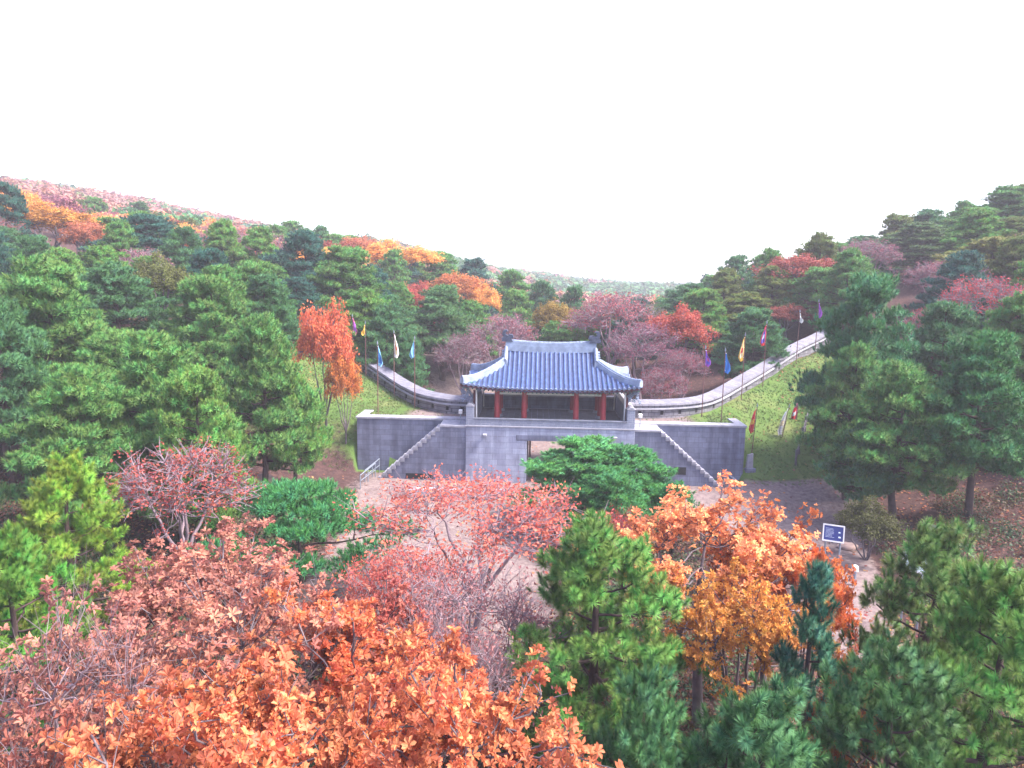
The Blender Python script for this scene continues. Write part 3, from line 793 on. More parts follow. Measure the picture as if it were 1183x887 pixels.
def seg_mesh(segs, n=6):
    """segs: list of polylines [(p, r), ...] -> V, F"""
    V = []; Fc = []; base = 0
    for pl in segs:
        P = np.array([p for p, _ in pl]); Rr = np.array([r for _, r in pl])
        D = np.gradient(P, axis=0); X, Y, Z = frames(D)
        a = np.arange(n) * 2 * np.pi / n
        ring = P[:, None] + Rr[:, None, None] * (np.cos(a)[None, :, None] * X[:, None] + np.sin(a)[None, :, None] * Y[:, None])
        V.append(ring.reshape(-1, 3)); m = len(P)
        i = np.arange(m - 1)[:, None] * n; k = np.arange(n)[None]; k1 = (k + 1) % n
        Fc.append(np.stack([i + k, i + k1, i + n + k1, i + n + k], -1).reshape(-1, 4) + base); base += m * n
    return np.concatenate(V), np.concatenate(Fc)
def bez(p0, p1, p2, r0, r1, n=7, wob=0, rg=None):
    t = np.linspace(0, 1, n)[:, None]; p = (1 - t) ** 2 * p0 + 2 * t * (1 - t) * p1 + t * t * p2
    if wob and rg is not None: w = rg.normal(0, wob, (n, 3)); w[0] = 0; w[-1] = 0; p = p + w
    rr = r0 + (r1 - r0) * t[:, 0]
    return [(p[i], rr[i]) for i in range(n)]

PROTO = {}
def finish(name, kind, segs, V, Fa, tone, clump, bark, leafmat, nside=6, tip=None):
    tv, tf = seg_mesh(segs, nside)
    tm = np_mesh(name + '_wood', tv, [tf], [M[bark]], smooth=True)
    cm = np_mesh(name + '_leaves', V, [Fa], [M[leafmat]], attrs={'tone': ('POINT', tone), 'clump': ('POINT', clump), **({'tip': ('POINT', tip)} if tip is not None else {})})
    z = V[:, 2]; r_ = np.linalg.norm(V[:, :2], axis=1)
    PROTO[name] = dict(kind=kind, trunk=tm, crown=cm, H=float(np.quantile(z, .998)), R=float(np.quantile(r_, .975)))

def make_pine(name, H, Rc, nb, seed, tpl, ntuft, tsize, pad=(1.0, .3), conic=0.35, start=.3, lean=.04, sub=3, flat=1.0):
    """crooked trunk, whorled near-horizontal limbs, flat foliage pads of upright shoots"""
    rg = np.random.default_rng(seed)
    tv, tf = tpl
    n = 9; t = np.linspace(0, 1, n); off = np.cumsum(rg.normal(0, lean * H / n * 2.2, (n, 2)), axis=0); off -= t[:, None] * off[-1] * .6
    P = np.stack([off[:, 0], off[:, 1], t * H * .95 - .5], 1); r0 = .022 * H + .04
    segs = [[(P[i], r0 * (1 - t[i] * .85)) for i in range(n)]]
    padc = []; 
    for k in range(nb):
        f = start + (1 - start) * (k + .5) / nb
        a = k * 2.4 + rg.normal(0, .35)
        env = (1 - ((f - start) / (1 - start)) ** 1.7 * (1 - conic * .4)) if conic < .9 else (1 - (f - start) / (1 - start)) * 1.0 + .08
        env *= min(1, .62 + (f - start) * 2.6)
        L = Rc * env * rg.uniform(.72, 1.12)
        p0 = np.array([np.interp(f, t, P[:, 0]), np.interp(f, t, P[:, 1]), f * H * .95 - .5])
        d = np.array([math.cos(a), math.sin(a), 0]); rise = (.10 + .42 * (f - start)) * L * flat
        p2 = p0 + d * L + np.array([0, 0, rise]); p1 = p0 + d * L * .55 + np.array([0, 0, rise * .1])
        br = bez(p0, p1, p2, r0 * .42 * (1.1 - f), .02, 7, .05 * L / 3, rg); segs.append(br)
        m = max(2, int(round(sub * L / Rc + 1)))
        for j in range(m):
            q = .42 + .58 * (j + .6) / m
            c0 = np.array([np.interp(q, np.linspace(0, 1, 7), [b[0][i] for b in br]) for i in range(3)])
            side = rg.choice([-1, 1]) * rg.uniform(.15, .5) * L * (1.1 - q * .6)
            nrm = np.array([-d[1], d[0], 0])
            c1 = c0 + nrm * side + d * rg.uniform(0, .2) * L * .4 + np.array([0, 0, rg.uniform(.02, .28) * flat])
            segs.append(bez(c0, (c0 + c1) / 2 - [0, 0, .05], c1, .035, .012, 4))
            padc.append((c1, rg.uniform(.7, 1.2) * pad[0], rg.random()))
        padc.append((p2, rg.uniform(.7, 1.05) * pad[0], rg.random()))
    padc.append((P[-1] + [0, 0, .1], pad[0] * .75, rg.random()))
    per = max(6, ntuft // len(padc)); PP = []; DD = []; CL = []
    for c, s, cl in padc:
        m = int(per * s * s / (pad[0] ** 2)) + 4
        a = rg.random(m) * 6.283; rr = np.sqrt(rg.random(m)) * s
        lump = .55 + .45 * np.sin(a * 3 + cl * 9) ** 2; rr = rr * lump
        z = pad[1] * s * np.sqrt(np.clip(1 - (rr / s) ** 2, 0, 1)) * rg.uniform(-.35, 1, m)
        p = c + np.stack([np.cos(a) * rr, np.sin(a) * rr, z], 1)
        dirv = np.stack([np.cos(a) * rr / s * .9, np.sin(a) * rr / s * .9, np.full(m, .9)], 1) + rg.normal(0, .28, (m, 3))
        PP.append(p); DD.append(dirv); CL.append(np.full(m, cl))
    PP = np.concatenate(PP); DD = np.concatenate(DD); CL = np.concatenate(CL); S = tsize * rg.uniform(.75, 1.25, len(PP))
    V, Fa = scatter(tv, tf, PP, DD, S, rg); k = len(tv)
    finish(name, 'pine', segs, V, Fa, np.repeat(rg.random(len(PP)), k), np.repeat(CL, k), 'bark_pine', 'needles', tip=np.tile([0, 0, 1.0], len(V) // 3))

def make_deciduous(name, H, Rc, ncl, seed, tpl, per, lsize, cr=.7, bark='bark_grey', low=.32, twigs=5, twig_r=.008, top_bias=.3, spiky=.25, hang=0.0, bare=0.0, squash=1.0, nside=5):
    """forked trunk reaching to clumps of leafy twigs; gaps between the clumps"""
    rg = np.random.default_rng(seed); tv, tf = tpl
    base = np.array([0, 0, -.5]); fork = np.array([rg.normal(0, .15), rg.normal(0, .15), H * low])
    r0 = .02 * H + .03; segs = [bez(base, (base + fork) / 2 + [rg.normal(0, .1), rg.normal(0, .1), 0], fork, r0, r0 * .75, 5)]
    nl = 5; limbs = []
    for k in range(nl):
        a = 6.283 * k / nl + rg.normal(0, .3); e = np.array([math.cos(a) * Rc * .48, math.sin(a) * Rc * .48, H * (.66 + .12 * rg.random())])
        if k == nl - 1: e = np.array([rg.normal(0, .2), rg.normal(0, .2), H * .82])
        l = bez(fork, (fork + e) / 2 + np.array([math.cos(a), math.sin(a), -.1]) * Rc * .12, e, r0 * .55, r0 * .2, 8, .05, rg); limbs.append(l); segs.append(l)
    PP = []; DD = []; CL = []
    zc = H * (low + .98) / 2 + .05 * H; zr = (H - zc)
    for i in range(ncl):
        g = rg.normal(0, 1, 3); g[2] = abs(g[2]) if rg.random() < .5 + top_bias else g[2]; g /= np.linalg.norm(g)
        rad = rg.uniform(.62, 1.0) + (rg.random() < .15) * rg.uniform(0, spiky)
        c = np.array([g[0] * Rc * rad, g[1] * Rc * rad, zc + g[2] * zr * squash * rad])
        if c[2] < H * .22: c[2] = H * .22 + rg.random() * .3
        best = min(((np.linalg.norm(p - c) + abs(rg.normal(0, .2)), p, r) for l in limbs for p, r in l[2:]), key=lambda q: q[0])
        p0 = best[1]; r_ = min(best[2] * .5, .05)
        bb = bez(p0, p0 * .45 + c * .55 + [0, 0, -.12 * np.linalg.norm(c - p0)], c, r_, twig_r * 1.8, 6, .05, rg); segs.append(bb)
        cl = rg.random(); s = cr * rg.uniform(.7, 1.25)
        for j in range(twigs):
            q = rg.normal(0, 1, 3); q[2] = q[2] * .8 + .35 - hang; q /= np.linalg.norm(q); e = c + q * s * rg.uniform(.6, 1.15)
            t0 = bb[rg.integers(3, 6)][0]
            tw = bez(t0, (t0 + e) / 2 + rg.normal(0, .06, 3), e, twig_r * 1.4, twig_r * .5, 4); segs.append(tw)
            if rg.random() < bare: continue
            m = max(1, int(per / twigs)); ff = rg.random(m) ** .6
            pts = np.stack([np.interp(ff, [0, .33, .67, 1], [x[0][k] for x in tw]) for k in range(3)], 1) + rg.normal(0, .13 * s, (m, 3))
            dv = (pts - c) + rg.normal(0, .35, (m, 3)) + np.array([g[0] * .3, g[1] * .3, .45 - hang * 2]); PP.append(pts); DD.append(dv); CL.append(np.full(m, cl))
    PP = np.concatenate(PP); DD = np.concatenate(DD); CL = np.concatenate(CL); S = lsize * rg.uniform(.7, 1.3, len(PP))
    V, Fa = scatter(tv, tf, PP, DD, S, rg); k = len(tv)
    finish(name, 'deciduous', segs, V, Fa, np.repeat(rg.random(len(PP)), k), np.repeat(CL, k), bark, 'leaves', nside)

nt_near = tpl_needles(92, .155, .0145, .09, 1, (2, 108)); nt_mid = tpl_needles(26, .25, .05, .10, 2, (2, 104)); nt_far = tpl_needles(8, .42, .14, .2, 3, (10, 75))
ros = tpl_rosette(7, 1, .135, .050, (30, 92)); ros2 = tpl_rosette(6, 2, .15, .06, (30, 95)); spray_m = tpl_spray(7, .19, .13, .42, 1); spray_f = tpl_spray(6, .34, .25, .6, 2); cherry = tpl_spray(5, .10, .05, .11, 3)
for i in range(3): make_pine(f'pine_near{i}', 8.2, 2.6, 30, 20 + i, nt_near, 1150, 1.25, (.60, .75), .35, .30, .035, 4)
make_pine('pine_slender', 8.0, 1.5, 22, 31, nt_near, 750, 1.05, (.42, .7), .95, .25, .01, 3)
make_pine('pine_low', 3.6, 3.8, 20, 33, nt_mid, 3000, .66, (.85, .16), .2, .35, .05, 5, .35)
for i in range(4): make_pine(f'pine_mid{i}', 11, 3.8, 34 + i * 2, 40 + i, nt_mid, 4300, 1.12, (1.0, .42), [.3, .4, .2, .5][i], [.20, .26, .30, .16][i], .05, 4)
for i in range(3): make_pine(f'pine_far{i}', 10, 3.6, 22, 60 + i, nt_far, 2200, 1.0, (1.2, .45), .3, .22, .04, 3)
for i in range(3): make_deciduous(f'oak_near{i}', 7.6, 2.7, 62, 70 + i, ros, 46, 1.0, .55, 'bark_grey', .3, 6, .010, .3, .45)
make_deciduous('oak_sparse', 7.6, 2.8, 85, 80, ros2, 18, .95, .65, 'bark_grey', .25, 6, .006, .4, .3, 0, .15)
make_deciduous('bare_near', 7.2, 2.8, 60, 81, ros2, 7, .9, .8, 'bark_lilac', .22, 7, .005, .3, .35, 0, .5)
for i in range(2): make_deciduous(f'cherry_near{i}', 6.6, 4.0, 120, 84 + i, cherry, 15, 1.5, .8, 'bark_lilac', .22, 6, .009, .5, .45, .10, .25, .62)
make_deciduous('twiggy_near', 6.0, 2.8, 110, 88, cherry, 7, 1.2, .8, 'bark_lilac', .2, 9, .007, .3, .3, 0, .5)
for i in range(3): make_deciduous(f'leafy_mid{i}', 9, 3.6, 90, 90 + i, spray_m, 26, 1.0, .85, 'bark_grey', .3, 4, .016, .45)
for i in range(2): make_deciduous(f'twiggy_mid{i}', 8.5, 3.6, 120, 95 + i, spray_m, 10, .8, .85, 'bark_lilac', .22, 7, .016, .4, .25, 0, .25)
for i in range(3): make_deciduous(f'leafy_far{i}', 8.5, 3.4, 60, 100 + i, spray_f, 14, 1.0, .95, 'bark_grey', .3, 2, .03, .45, nside=4)

PINES = []
placed = []
def tree(kind, name, label, cat, x, y, H, Rw, color, group=None, rot=None, zoff=0.0):
    p = PROTO[kind]; z = hz(x, y) + zoff
    if 'low orange maple' in label: z -= 1.6; H += 1.6
    if 'hiding the upper end' in label: z -= 2.2; H += 2.2
    if name == 'shrub': z -= 1.5; H += 1.5
    e = empty(name, (x, y, z), random.random() * 6.283 if rot is None else rot)
    tag(e, label, cat, group)
    s = (Rw / p['R'], Rw / p['R'], H / p['H'])
    for nm, me in (('trunk', p['trunk']), ('crown', p['crown'])):
        o = bpy.data.objects.new(nm, me); col.objects.link(o); o.parent = e; o.scale = s
        o.color = (*color, 1) if nm == 'crown' else (1, 1, 1, 1)
    placed.append((x, y, Rw))
    return e
def ptree(kind, name, label, px, ptop, Y, wpx, color, cat='tree', group=None, hmax=None, rot=None):
    top = at(px, ptop, Y); ppm = depth_px(Y, top.z); Rw = wpx / 2 / ppm
    H = top.z - hz(top.x, Y)
    if H < 2.5: print('LOW', label, round(H, 2)); H = 2.5
    if H > 14: print('HIGH', label, round(H, 2))
    return tree(kind, name, label, cat, top.x, Y, H, Rw, color, group, rot)

G1 = (.070, .185, .056); G2 = (.085, .205, .055); G3 = (.044, .138, .062); G4 = (.13, .25, .04); G5 = (.095, .145, .045); GB = (.024, .095, .085)
OR = (.68, .225, .105); OR2 = (.84, .35, .16); PK = (.36, .115, .085); RD = (.38, .050, .040); PR = (.27, .10, .125); YG = (.27, .18, .035); YO = (.72, .34, .085); RB = (.26, .066, .048); OL = (.11, .125, .025)

# ---- foreground
FG = [
 ('oak_near0', 'oak_tree', 'bright orange large-leaved oak at the bottom edge, left of its orange neighbour', 262, 772, 9.3, 415, OR),
 ('oak_near1', 'oak_tree', 'bright orange large-leaved oak at the bottom edge, below the bare lilac thicket', 545, 758, 10.2, 400, OR),
 ('oak_near2', 'oak_tree', 'orange oak with rust tinged leaves behind the two oaks of the bottom edge', 400, 690, 13.5, 350, (0.58, 0.16, 0.07)),
 ('oak_near1', 'oak_tree', 'pinkish brown leaved oak with grey twigs in front of the flat green pine', 250, 615, 17.5, 270, (0.46, 0.19, 0.14)),
 ('oak_sparse', 'oak_tree', 'sparse rosy leaved oak between the pinkish oak and the orange ones', 300, 640, 14.8, 330, (0.50, 0.20, 0.14)),
 ('oak_sparse', 'oak_tree', 'sparse dull pink oak at the left edge behind the bare grey branches', 95, 695, 12.3, 340, (0.42, 0.175, 0.13)),
 ('bare_near', 'bare_tree', 'nearly leafless tree with tangled pale grey branches at the left edge', 62, 664, 10.8, 290, (0.281, 0.125, 0.101)),
 ('oak_sparse', 'oak_tree', 'dark rust oak low in the bottom left corner', 40, 800, 9.0, 330, (0.32, 0.11, 0.08)),
 ('oak_near2', 'oak_tree', 'rose red leaved oak beside the sandy path, left of the cherry', 440, 655, 17.5, 200, (0.46, 0.13, 0.10)),
 ('cherry_near0', 'cherry_tree', 'wide red leaved cherry with bare pale limbs in front of the gate', 548, 552, 27.5, 285, (.58, .15, .105)),
 ('cherry_near1', 'cherry_tree', 'thin red cherry with drooping leaves left of the wide red cherry', 470, 630, 22.5, 190, (.52, .12, .09)),
 ('twiggy_near', 'bare_tree', 'leafless lilac grey thicket tree over the sandy path', 545, 645, 18.5, 220, (0.328, 0.14, 0.14)),
 ('twiggy_near', 'bare_tree', 'smaller leafless lilac tree just left of the central green pine', 520, 700, 15.5, 190, (0.328, 0.14, 0.14)),
 ('oak_near0', 'oak_tree', 'light orange oak in the broad clump right of the central pine', 822, 572, 20.5, 235, OR2),
 ('oak_near2', 'oak_tree', 'salmon orange oak at the right end of the broad orange clump', 896, 583, 21.5, 160, (0.515, 0.156, 0.051)),
 ('oak_near1', 'oak_tree', 'yellow orange oak with dark stems at the foot of the broad orange clump', 872, 655, 17.5, 185, YO),
 ('oak_near1', 'oak_tree', 'vivid orange oak crown sticking out right below the blue information board', 940, 634, 19.5, 105, (.66, .19, .06)),
 ('cherry_near1', 'cherry_tree', 'small red leaved tree between the gate pine and the orange clump', 725, 585, 30.0, 70, RD),
 ('pine_near0', 'pine_tree', 'fresh green pine standing alone in the centre foreground', 690, 600, 17.2, 228, G2),
 ('pine_near1', 'pine_tree', 'dark green pine low below the central pine, at the bottom edge', 745, 775, 11.5, 200, G3),
 ('pine_near2', 'pine_tree', 'dark green pine at the bottom edge under the orange clump', 880, 790, 10.8, 290, G3),
 ('pine_slender', 'pine_tree', 'slender blue green pine rising in front of the orange clump', 942, 650, 14.5, 110, (0.03, 0.115, 0.085)),
 ('pine_near2', 'pine_tree', 'green pine flecked with yellow needles at the right edge foreground', 1085, 600, 17.0, 210, (0.085, 0.17, 0.055)),
 ('pine_near0', 'pine_tree', 'light green pine cut by the right edge of the foreground', 1165, 655, 13.5, 230, G2),
 ('pine_near1', 'pine_tree', 'dull green pine filling the bottom right corner', 1040, 745, 12.0, 250, (0.045, 0.125, 0.05)),
 ('oak_sparse', 'oak_tree', 'small rust leaved tree half hidden among the bottom right pines', 985, 735, 14.5, 90, (0.39, 0.101, 0.039)),
 ('pine_near2', 'pine_tree', 'bright yellow green pine at the left edge beside the red maple', 72, 528, 22.0, 175, G4),
 ('pine_near0', 'pine_tree', 'bright green pine cut by the left edge, nearer than its yellow green neighbour', 5, 612, 17.5, 170, (0.075, 0.2, 0.04)),
 ('twiggy_mid0', 'maple_tree', 'rosy red round maple beside the bright left pine', 208, 514, 31.0, 165, (0.39, 0.09, 0.07)),
 ('pine_low', 'pine_tree', 'low flat spreading bright green pine at the left end of the sandy path', 345, 556, 32.0, 235, (0.035, 0.17, 0.065)),
 ('pine_mid3', 'pine_tree', 'bushy bright green pine right in front of the gate opening', 672, 507, 41.0, 175, (0.05, 0.2, 0.065)),
 ('pine_mid1', 'pine_tree', 'bushy pine touching the right side of the gate opening pine', 728, 514, 40.0, 130, (0.045, 0.19, 0.065)),
 ('pine_mid3', 'pine_tree', 'lower bushy pine in front of the two gate pines', 700, 540, 36.5, 120, (0.04, 0.17, 0.06)),
 ('pine_near1', 'pine_tree', 'small young green pine beside the gate pine and the orange clump', 783, 556, 37.0, 62, (0.04, 0.19, 0.07)),
]
for k, n_, lab, px, pt, Y, w, c in FG: ptree(k, n_, lab, px, pt, Y, w, c, cat={'oak_tree': 'oak tree', 'pine_tree': 'pine tree', 'cherry_tree': 'cherry tree', 'bare_tree': 'bare tree', 'maple_tree': 'maple tree'}[n_], group={'oak_tree': 'orange and rusty oaks of the foreground', 'pine_tree': 'pines of the foreground'}.get(n_))

# ---- pines and colour left and right of the lawns
MIDT = [
 ('pine_mid0', 'pine_tree', 'broad layered pine at the left edge above the yellow green one', 60, 300, 45, 175, G1),
 ('pine_mid1', 'pine_tree', 'layered dark pine at the far left edge with shadow beneath', 0, 345, 40, 140, G3),
 ('pine_mid2', 'pine_tree', 'green pine behind the rosy maple, its lit crown facing the valley', 178, 385, 38, 175, G1),
 ('pine_mid3', 'pine_tree', 'dense green pine directly above the rosy maple', 225, 425, 35, 130, G2),
 ('pine_mid0', 'pine_tree', 'green pine left of the tall pine behind the rosy maple', 85, 425, 34, 150, G1),
 ('pine_mid1', 'pine_tree', 'broad green pine beside the left lawn, its boughs touching the wall end', 296, 365, 44, 132, G1),
 ('pine_mid2', 'pine_tree', 'bright green low boughed pine on the left lawn next to the retaining wall', 336, 430, 45, 84, G2),
 ('pine_mid3', 'pine_tree', 'mid green pine in the middle of the left slope, below a bare purple tree', 245, 320, 52, 130, G1),
 ('pine_mid0', 'pine_tree', 'rounded pine high on the left slope beside the olive tree', 130, 305, 55, 130, G3),
 ('pine_mid1', 'pine_tree', 'blue green pine left of the red orange maple', 300, 318, 60, 105, G3),
 ('leafy_mid0', 'oak_tree', 'small olive yellow tree among the pines of the left slope', 182, 292, 62, 75, OL),
 ('leafy_mid1', 'maple_tree', 'red orange maple hiding the upper end of the left rampart', 374, 347, 53, 72, (.62, .155, .07)),
 ('leafy_mid2', 'maple_tree', 'low orange maple at the foot of the red orange one', 396, 408, 52, 44, (.58, .20, .05)),
 ('pine_mid2', 'pine_tree', 'tall blue green pine behind the left rampart', 352, 268, 82, 95, GB),
 ('pine_mid3', 'pine_tree', 'broad green pine behind the flags of the left rampart', 395, 285, 80, 110, G1),
 ('pine_mid0', 'pine_tree', 'bright crowned pine above the blue flag of the left rampart', 420, 335, 72, 90, G2),
 ('pine_mid1', 'pine_tree', 'dark pine just behind the white banner of the left rampart', 450, 352, 70, 85, G3),
 ('pine_mid2', 'pine_tree', 'wide pale green pine between the left rampart and the purple bushes', 510, 330, 80, 105, (0.055, 0.15, 0.065)),
 ('pine_mid0', 'pine_tree', 'small pine left of the purple bushes, near the trodden path', 468, 385, 66, 60, G3),
 ('pine_far0', 'pine_tree', 'dark pine on the skyline left of the golden hilltop oaks', 352, 264, 122, 62, G3),
 ('pine_far1', 'pine_tree', 'green pine on the skyline touching the salmon hilltop oak', 385, 270, 125, 60, G1),
 ('pine_far2', 'pine_tree', 'green pine on the far skyline just right of the golden oak', 508, 291, 124, 62, G1),
 ('pine_far0', 'pine_tree', 'blue green pine on the far skyline between the orange row and the valley dip', 548, 298, 128, 60, GB),
 ('pine_far1', 'pine_tree', 'mid green pine right of the far orange row', 592, 312, 118, 62, G1),
 ('pine_far2', 'pine_tree', 'small dark pine above the yellow green round tree', 628, 324, 112, 52, G3),
 ('pine_far0', 'pine_tree', 'green pine low behind the orange yellow oak of the far row', 596, 334, 102, 56, G2),
 ('pine_far1', 'pine_tree', 'last small pine before the pale gap of the valley', 664, 330, 108, 44, G3),
 ('leafy_mid0', 'oak_tree', 'large golden orange oak on the hill above the left rampart', 455, 277, 118, 105, YO),
 ('leafy_mid1', 'oak_tree', 'salmon oak at the left end of the golden hilltop oaks', 415, 272, 125, 60, (0.468, 0.156, 0.078)),
 ('leafy_mid2', 'oak_tree', 'orange oak right below the golden one on the far slope', 528, 315, 108, 75, (0.484, 0.172, 0.055)),
 ('leafy_mid0', 'oak_tree', 'orange yellow oak at the right end of the far orange row', 560, 328, 106, 48, YO),
 ('leafy_mid1', 'maple_tree', 'small red maple below the golden oak', 480, 325, 92, 48, (0.452, 0.101, 0.078)),
 ('twiggy_mid0', 'cherry_tree', 'dusky purple bush-like tree left behind the pavilion roof', 580, 362, 76, 90, PR),
 ('twiggy_mid1', 'cherry_tree', 'dark mauve thicket at the roof\'s left end', 535, 385, 72, 70, (0.172, 0.07, 0.086)),
 ('leafy_mid2', 'oak_tree', 'yellow green round tree directly behind the roof ridge', 641, 347, 86, 54, YG),
 ('twiggy_mid0', 'cherry_tree', 'large pink cherry with fine purple twigs behind the right end of the roof', 708, 336, 78, 110, (0.343, 0.101, 0.113)),
 ('twiggy_mid1', 'cherry_tree', 'purple twiggy cherry between the pink and the red one', 745, 372, 70, 95, (0.234, 0.078, 0.117)),
 ('leafy_mid0', 'cherry_tree', 'red orange leaved cherry beside the right rampart', 785, 352, 73, 82, (0.406, 0.086, 0.058)),
 ('twiggy_mid0', 'cherry_tree', 'dark rose cherry leaning over the right rampart near the purple flag', 790, 402, 66, 62, (0.265, 0.07, 0.094)),
 ('twiggy_mid1', 'cherry_tree', 'low crimson thicket behind the right rampart next to the roof corner', 765, 425, 63, 66, (0.234, 0.055, 0.078)),
 ('pine_mid1', 'pine_tree', 'dark green pine behind the red cherry', 800, 328, 95, 90, G3),
 ('pine_mid0', 'pine_tree', 'olive green spreading pine behind the yellow and white banner', 858, 338, 84, 95, (0.1, 0.15, 0.04)),
 ('pine_mid2', 'pine_tree', 'shadowy pine below the olive one, behind the right rampart', 870, 375, 77, 80, G3),
 ('leafy_mid1', 'oak_tree', 'large red brown oak standing above the right rampart', 928, 293, 88, 98, (0.328, 0.078, 0.058)),
 ('leafy_mid2', 'oak_tree', 'rusty oak low below the red brown one at the rampart top', 912, 352, 80, 62, (0.265, 0.07, 0.051)),
 ('pine_mid3', 'pine_tree', 'tall green pine covering the upper end of the right lawn', 1002, 318, 50, 138, (0.035, 0.135, 0.06)),
 ('pine_mid0', 'pine_tree', 'green pine with low spreading boughs over the right lawn edge', 990, 398, 47, 104, G1),
 ('pine_mid1', 'pine_tree', 'broad pine over the brown bank, its lowest boughs above the bench', 1050, 420, 42, 150, G1),
 ('pine_mid2', 'pine_tree', 'green pine at the right edge with a dark forked trunk', 1140, 385, 40.5, 150, (0.035, 0.14, 0.05)),
 ('pine_mid3', 'pine_tree', 'dark pine behind the forked trunk pine at the right edge', 1095, 350, 52, 115, G3),
 ('pine_mid0', 'pine_tree', 'pine cut by the right edge beside the crimson maple', 1180, 340, 50, 110, G1),
 ('pine_mid2', 'pine_tree', 'small pine half way down the right bank behind the information board', 1000, 490, 43, 90, G3),
 ('twiggy_mid0', 'maple_tree', 'crimson maple high on the right slope', 1145, 318, 60, 100, (0.437, 0.066, 0.078)),
 ('twiggy_mid1', 'maple_tree', 'deep rose maple left of the crimson one on the right slope', 1075, 355, 62, 60, (0.351, 0.062, 0.07)),
 ('leafy_mid0', 'shrub', 'dark olive shrub behind the blue information board', 1004, 576, 36.5, 80, (0.07, 0.075, 0.02)),
 ('pine_mid1', 'pine_tree', 'tall soft green pine near the top of the right ridge', 1060, 258, 95, 110, (0.07, 0.14, 0.06)),
 ('pine_mid3', 'pine_tree', 'grey green pine on the right skyline beside the highest one', 1125, 240, 97, 90, G1),
 ('pine_mid0', 'pine_tree', 'highest pine of the right skyline at the picture edge', 1172, 215, 100, 90, G1),
 ('pine_mid2', 'pine_tree', 'wide olive pine below the right skyline at the edge', 1150, 275, 76, 130, (0.13, 0.16, 0.05)),
 ('pine_mid1', 'pine_tree', 'green pine on the right skyline over the red brown oak', 1000, 272, 104, 85, G3),
 ('leafy_mid0', 'oak_tree', 'large golden oak high on the left slope', 55, 234, 88, 120, (0.468, 0.211, 0.039)),
 ('leafy_mid2', 'oak_tree', 'salmon oak right of the golden oak on the left slope', 100, 255, 84, 60, (0.452, 0.156, 0.078)),
 ('pine_mid2', 'pine_tree', 'dark spreading pine right of the golden oak', 168, 248, 82, 125, GB),
 ('twiggy_mid0', 'bare_tree', 'bare mauve tree under the dark spreading pine', 155, 286, 72, 90, (0.265, 0.109, 0.125)),
 ('twiggy_mid1', 'bare_tree', 'pink bare twigged tree on the left skyline dip', 255, 256, 100, 90, (0.39, 0.148, 0.117)),
 ('twiggy_mid0', 'bare_tree', 'purple bare twigged tree beside the blue green pines', 300, 266, 96, 70, (0.281, 0.117, 0.133)),
 ('pine_mid1', 'pine_tree', 'dark pine at the left edge under the golden oak', 5, 262, 74, 90, G3),
]
GRP = {'pine_tree': 'pines on the slopes around the gate', 'oak_tree': 'oaks on the slopes', 'maple_tree': 'red maples on the slopes', 'cherry_tree': 'cherries behind the gate', 'bare_tree': 'bare trees on the left slope'}
for k, n_, lab, px, pt, Y, w, c in MIDT: ptree(k, n_, lab, px, pt, Y, w, c, cat=n_.replace('_', ' '), group=GRP.get(n_))

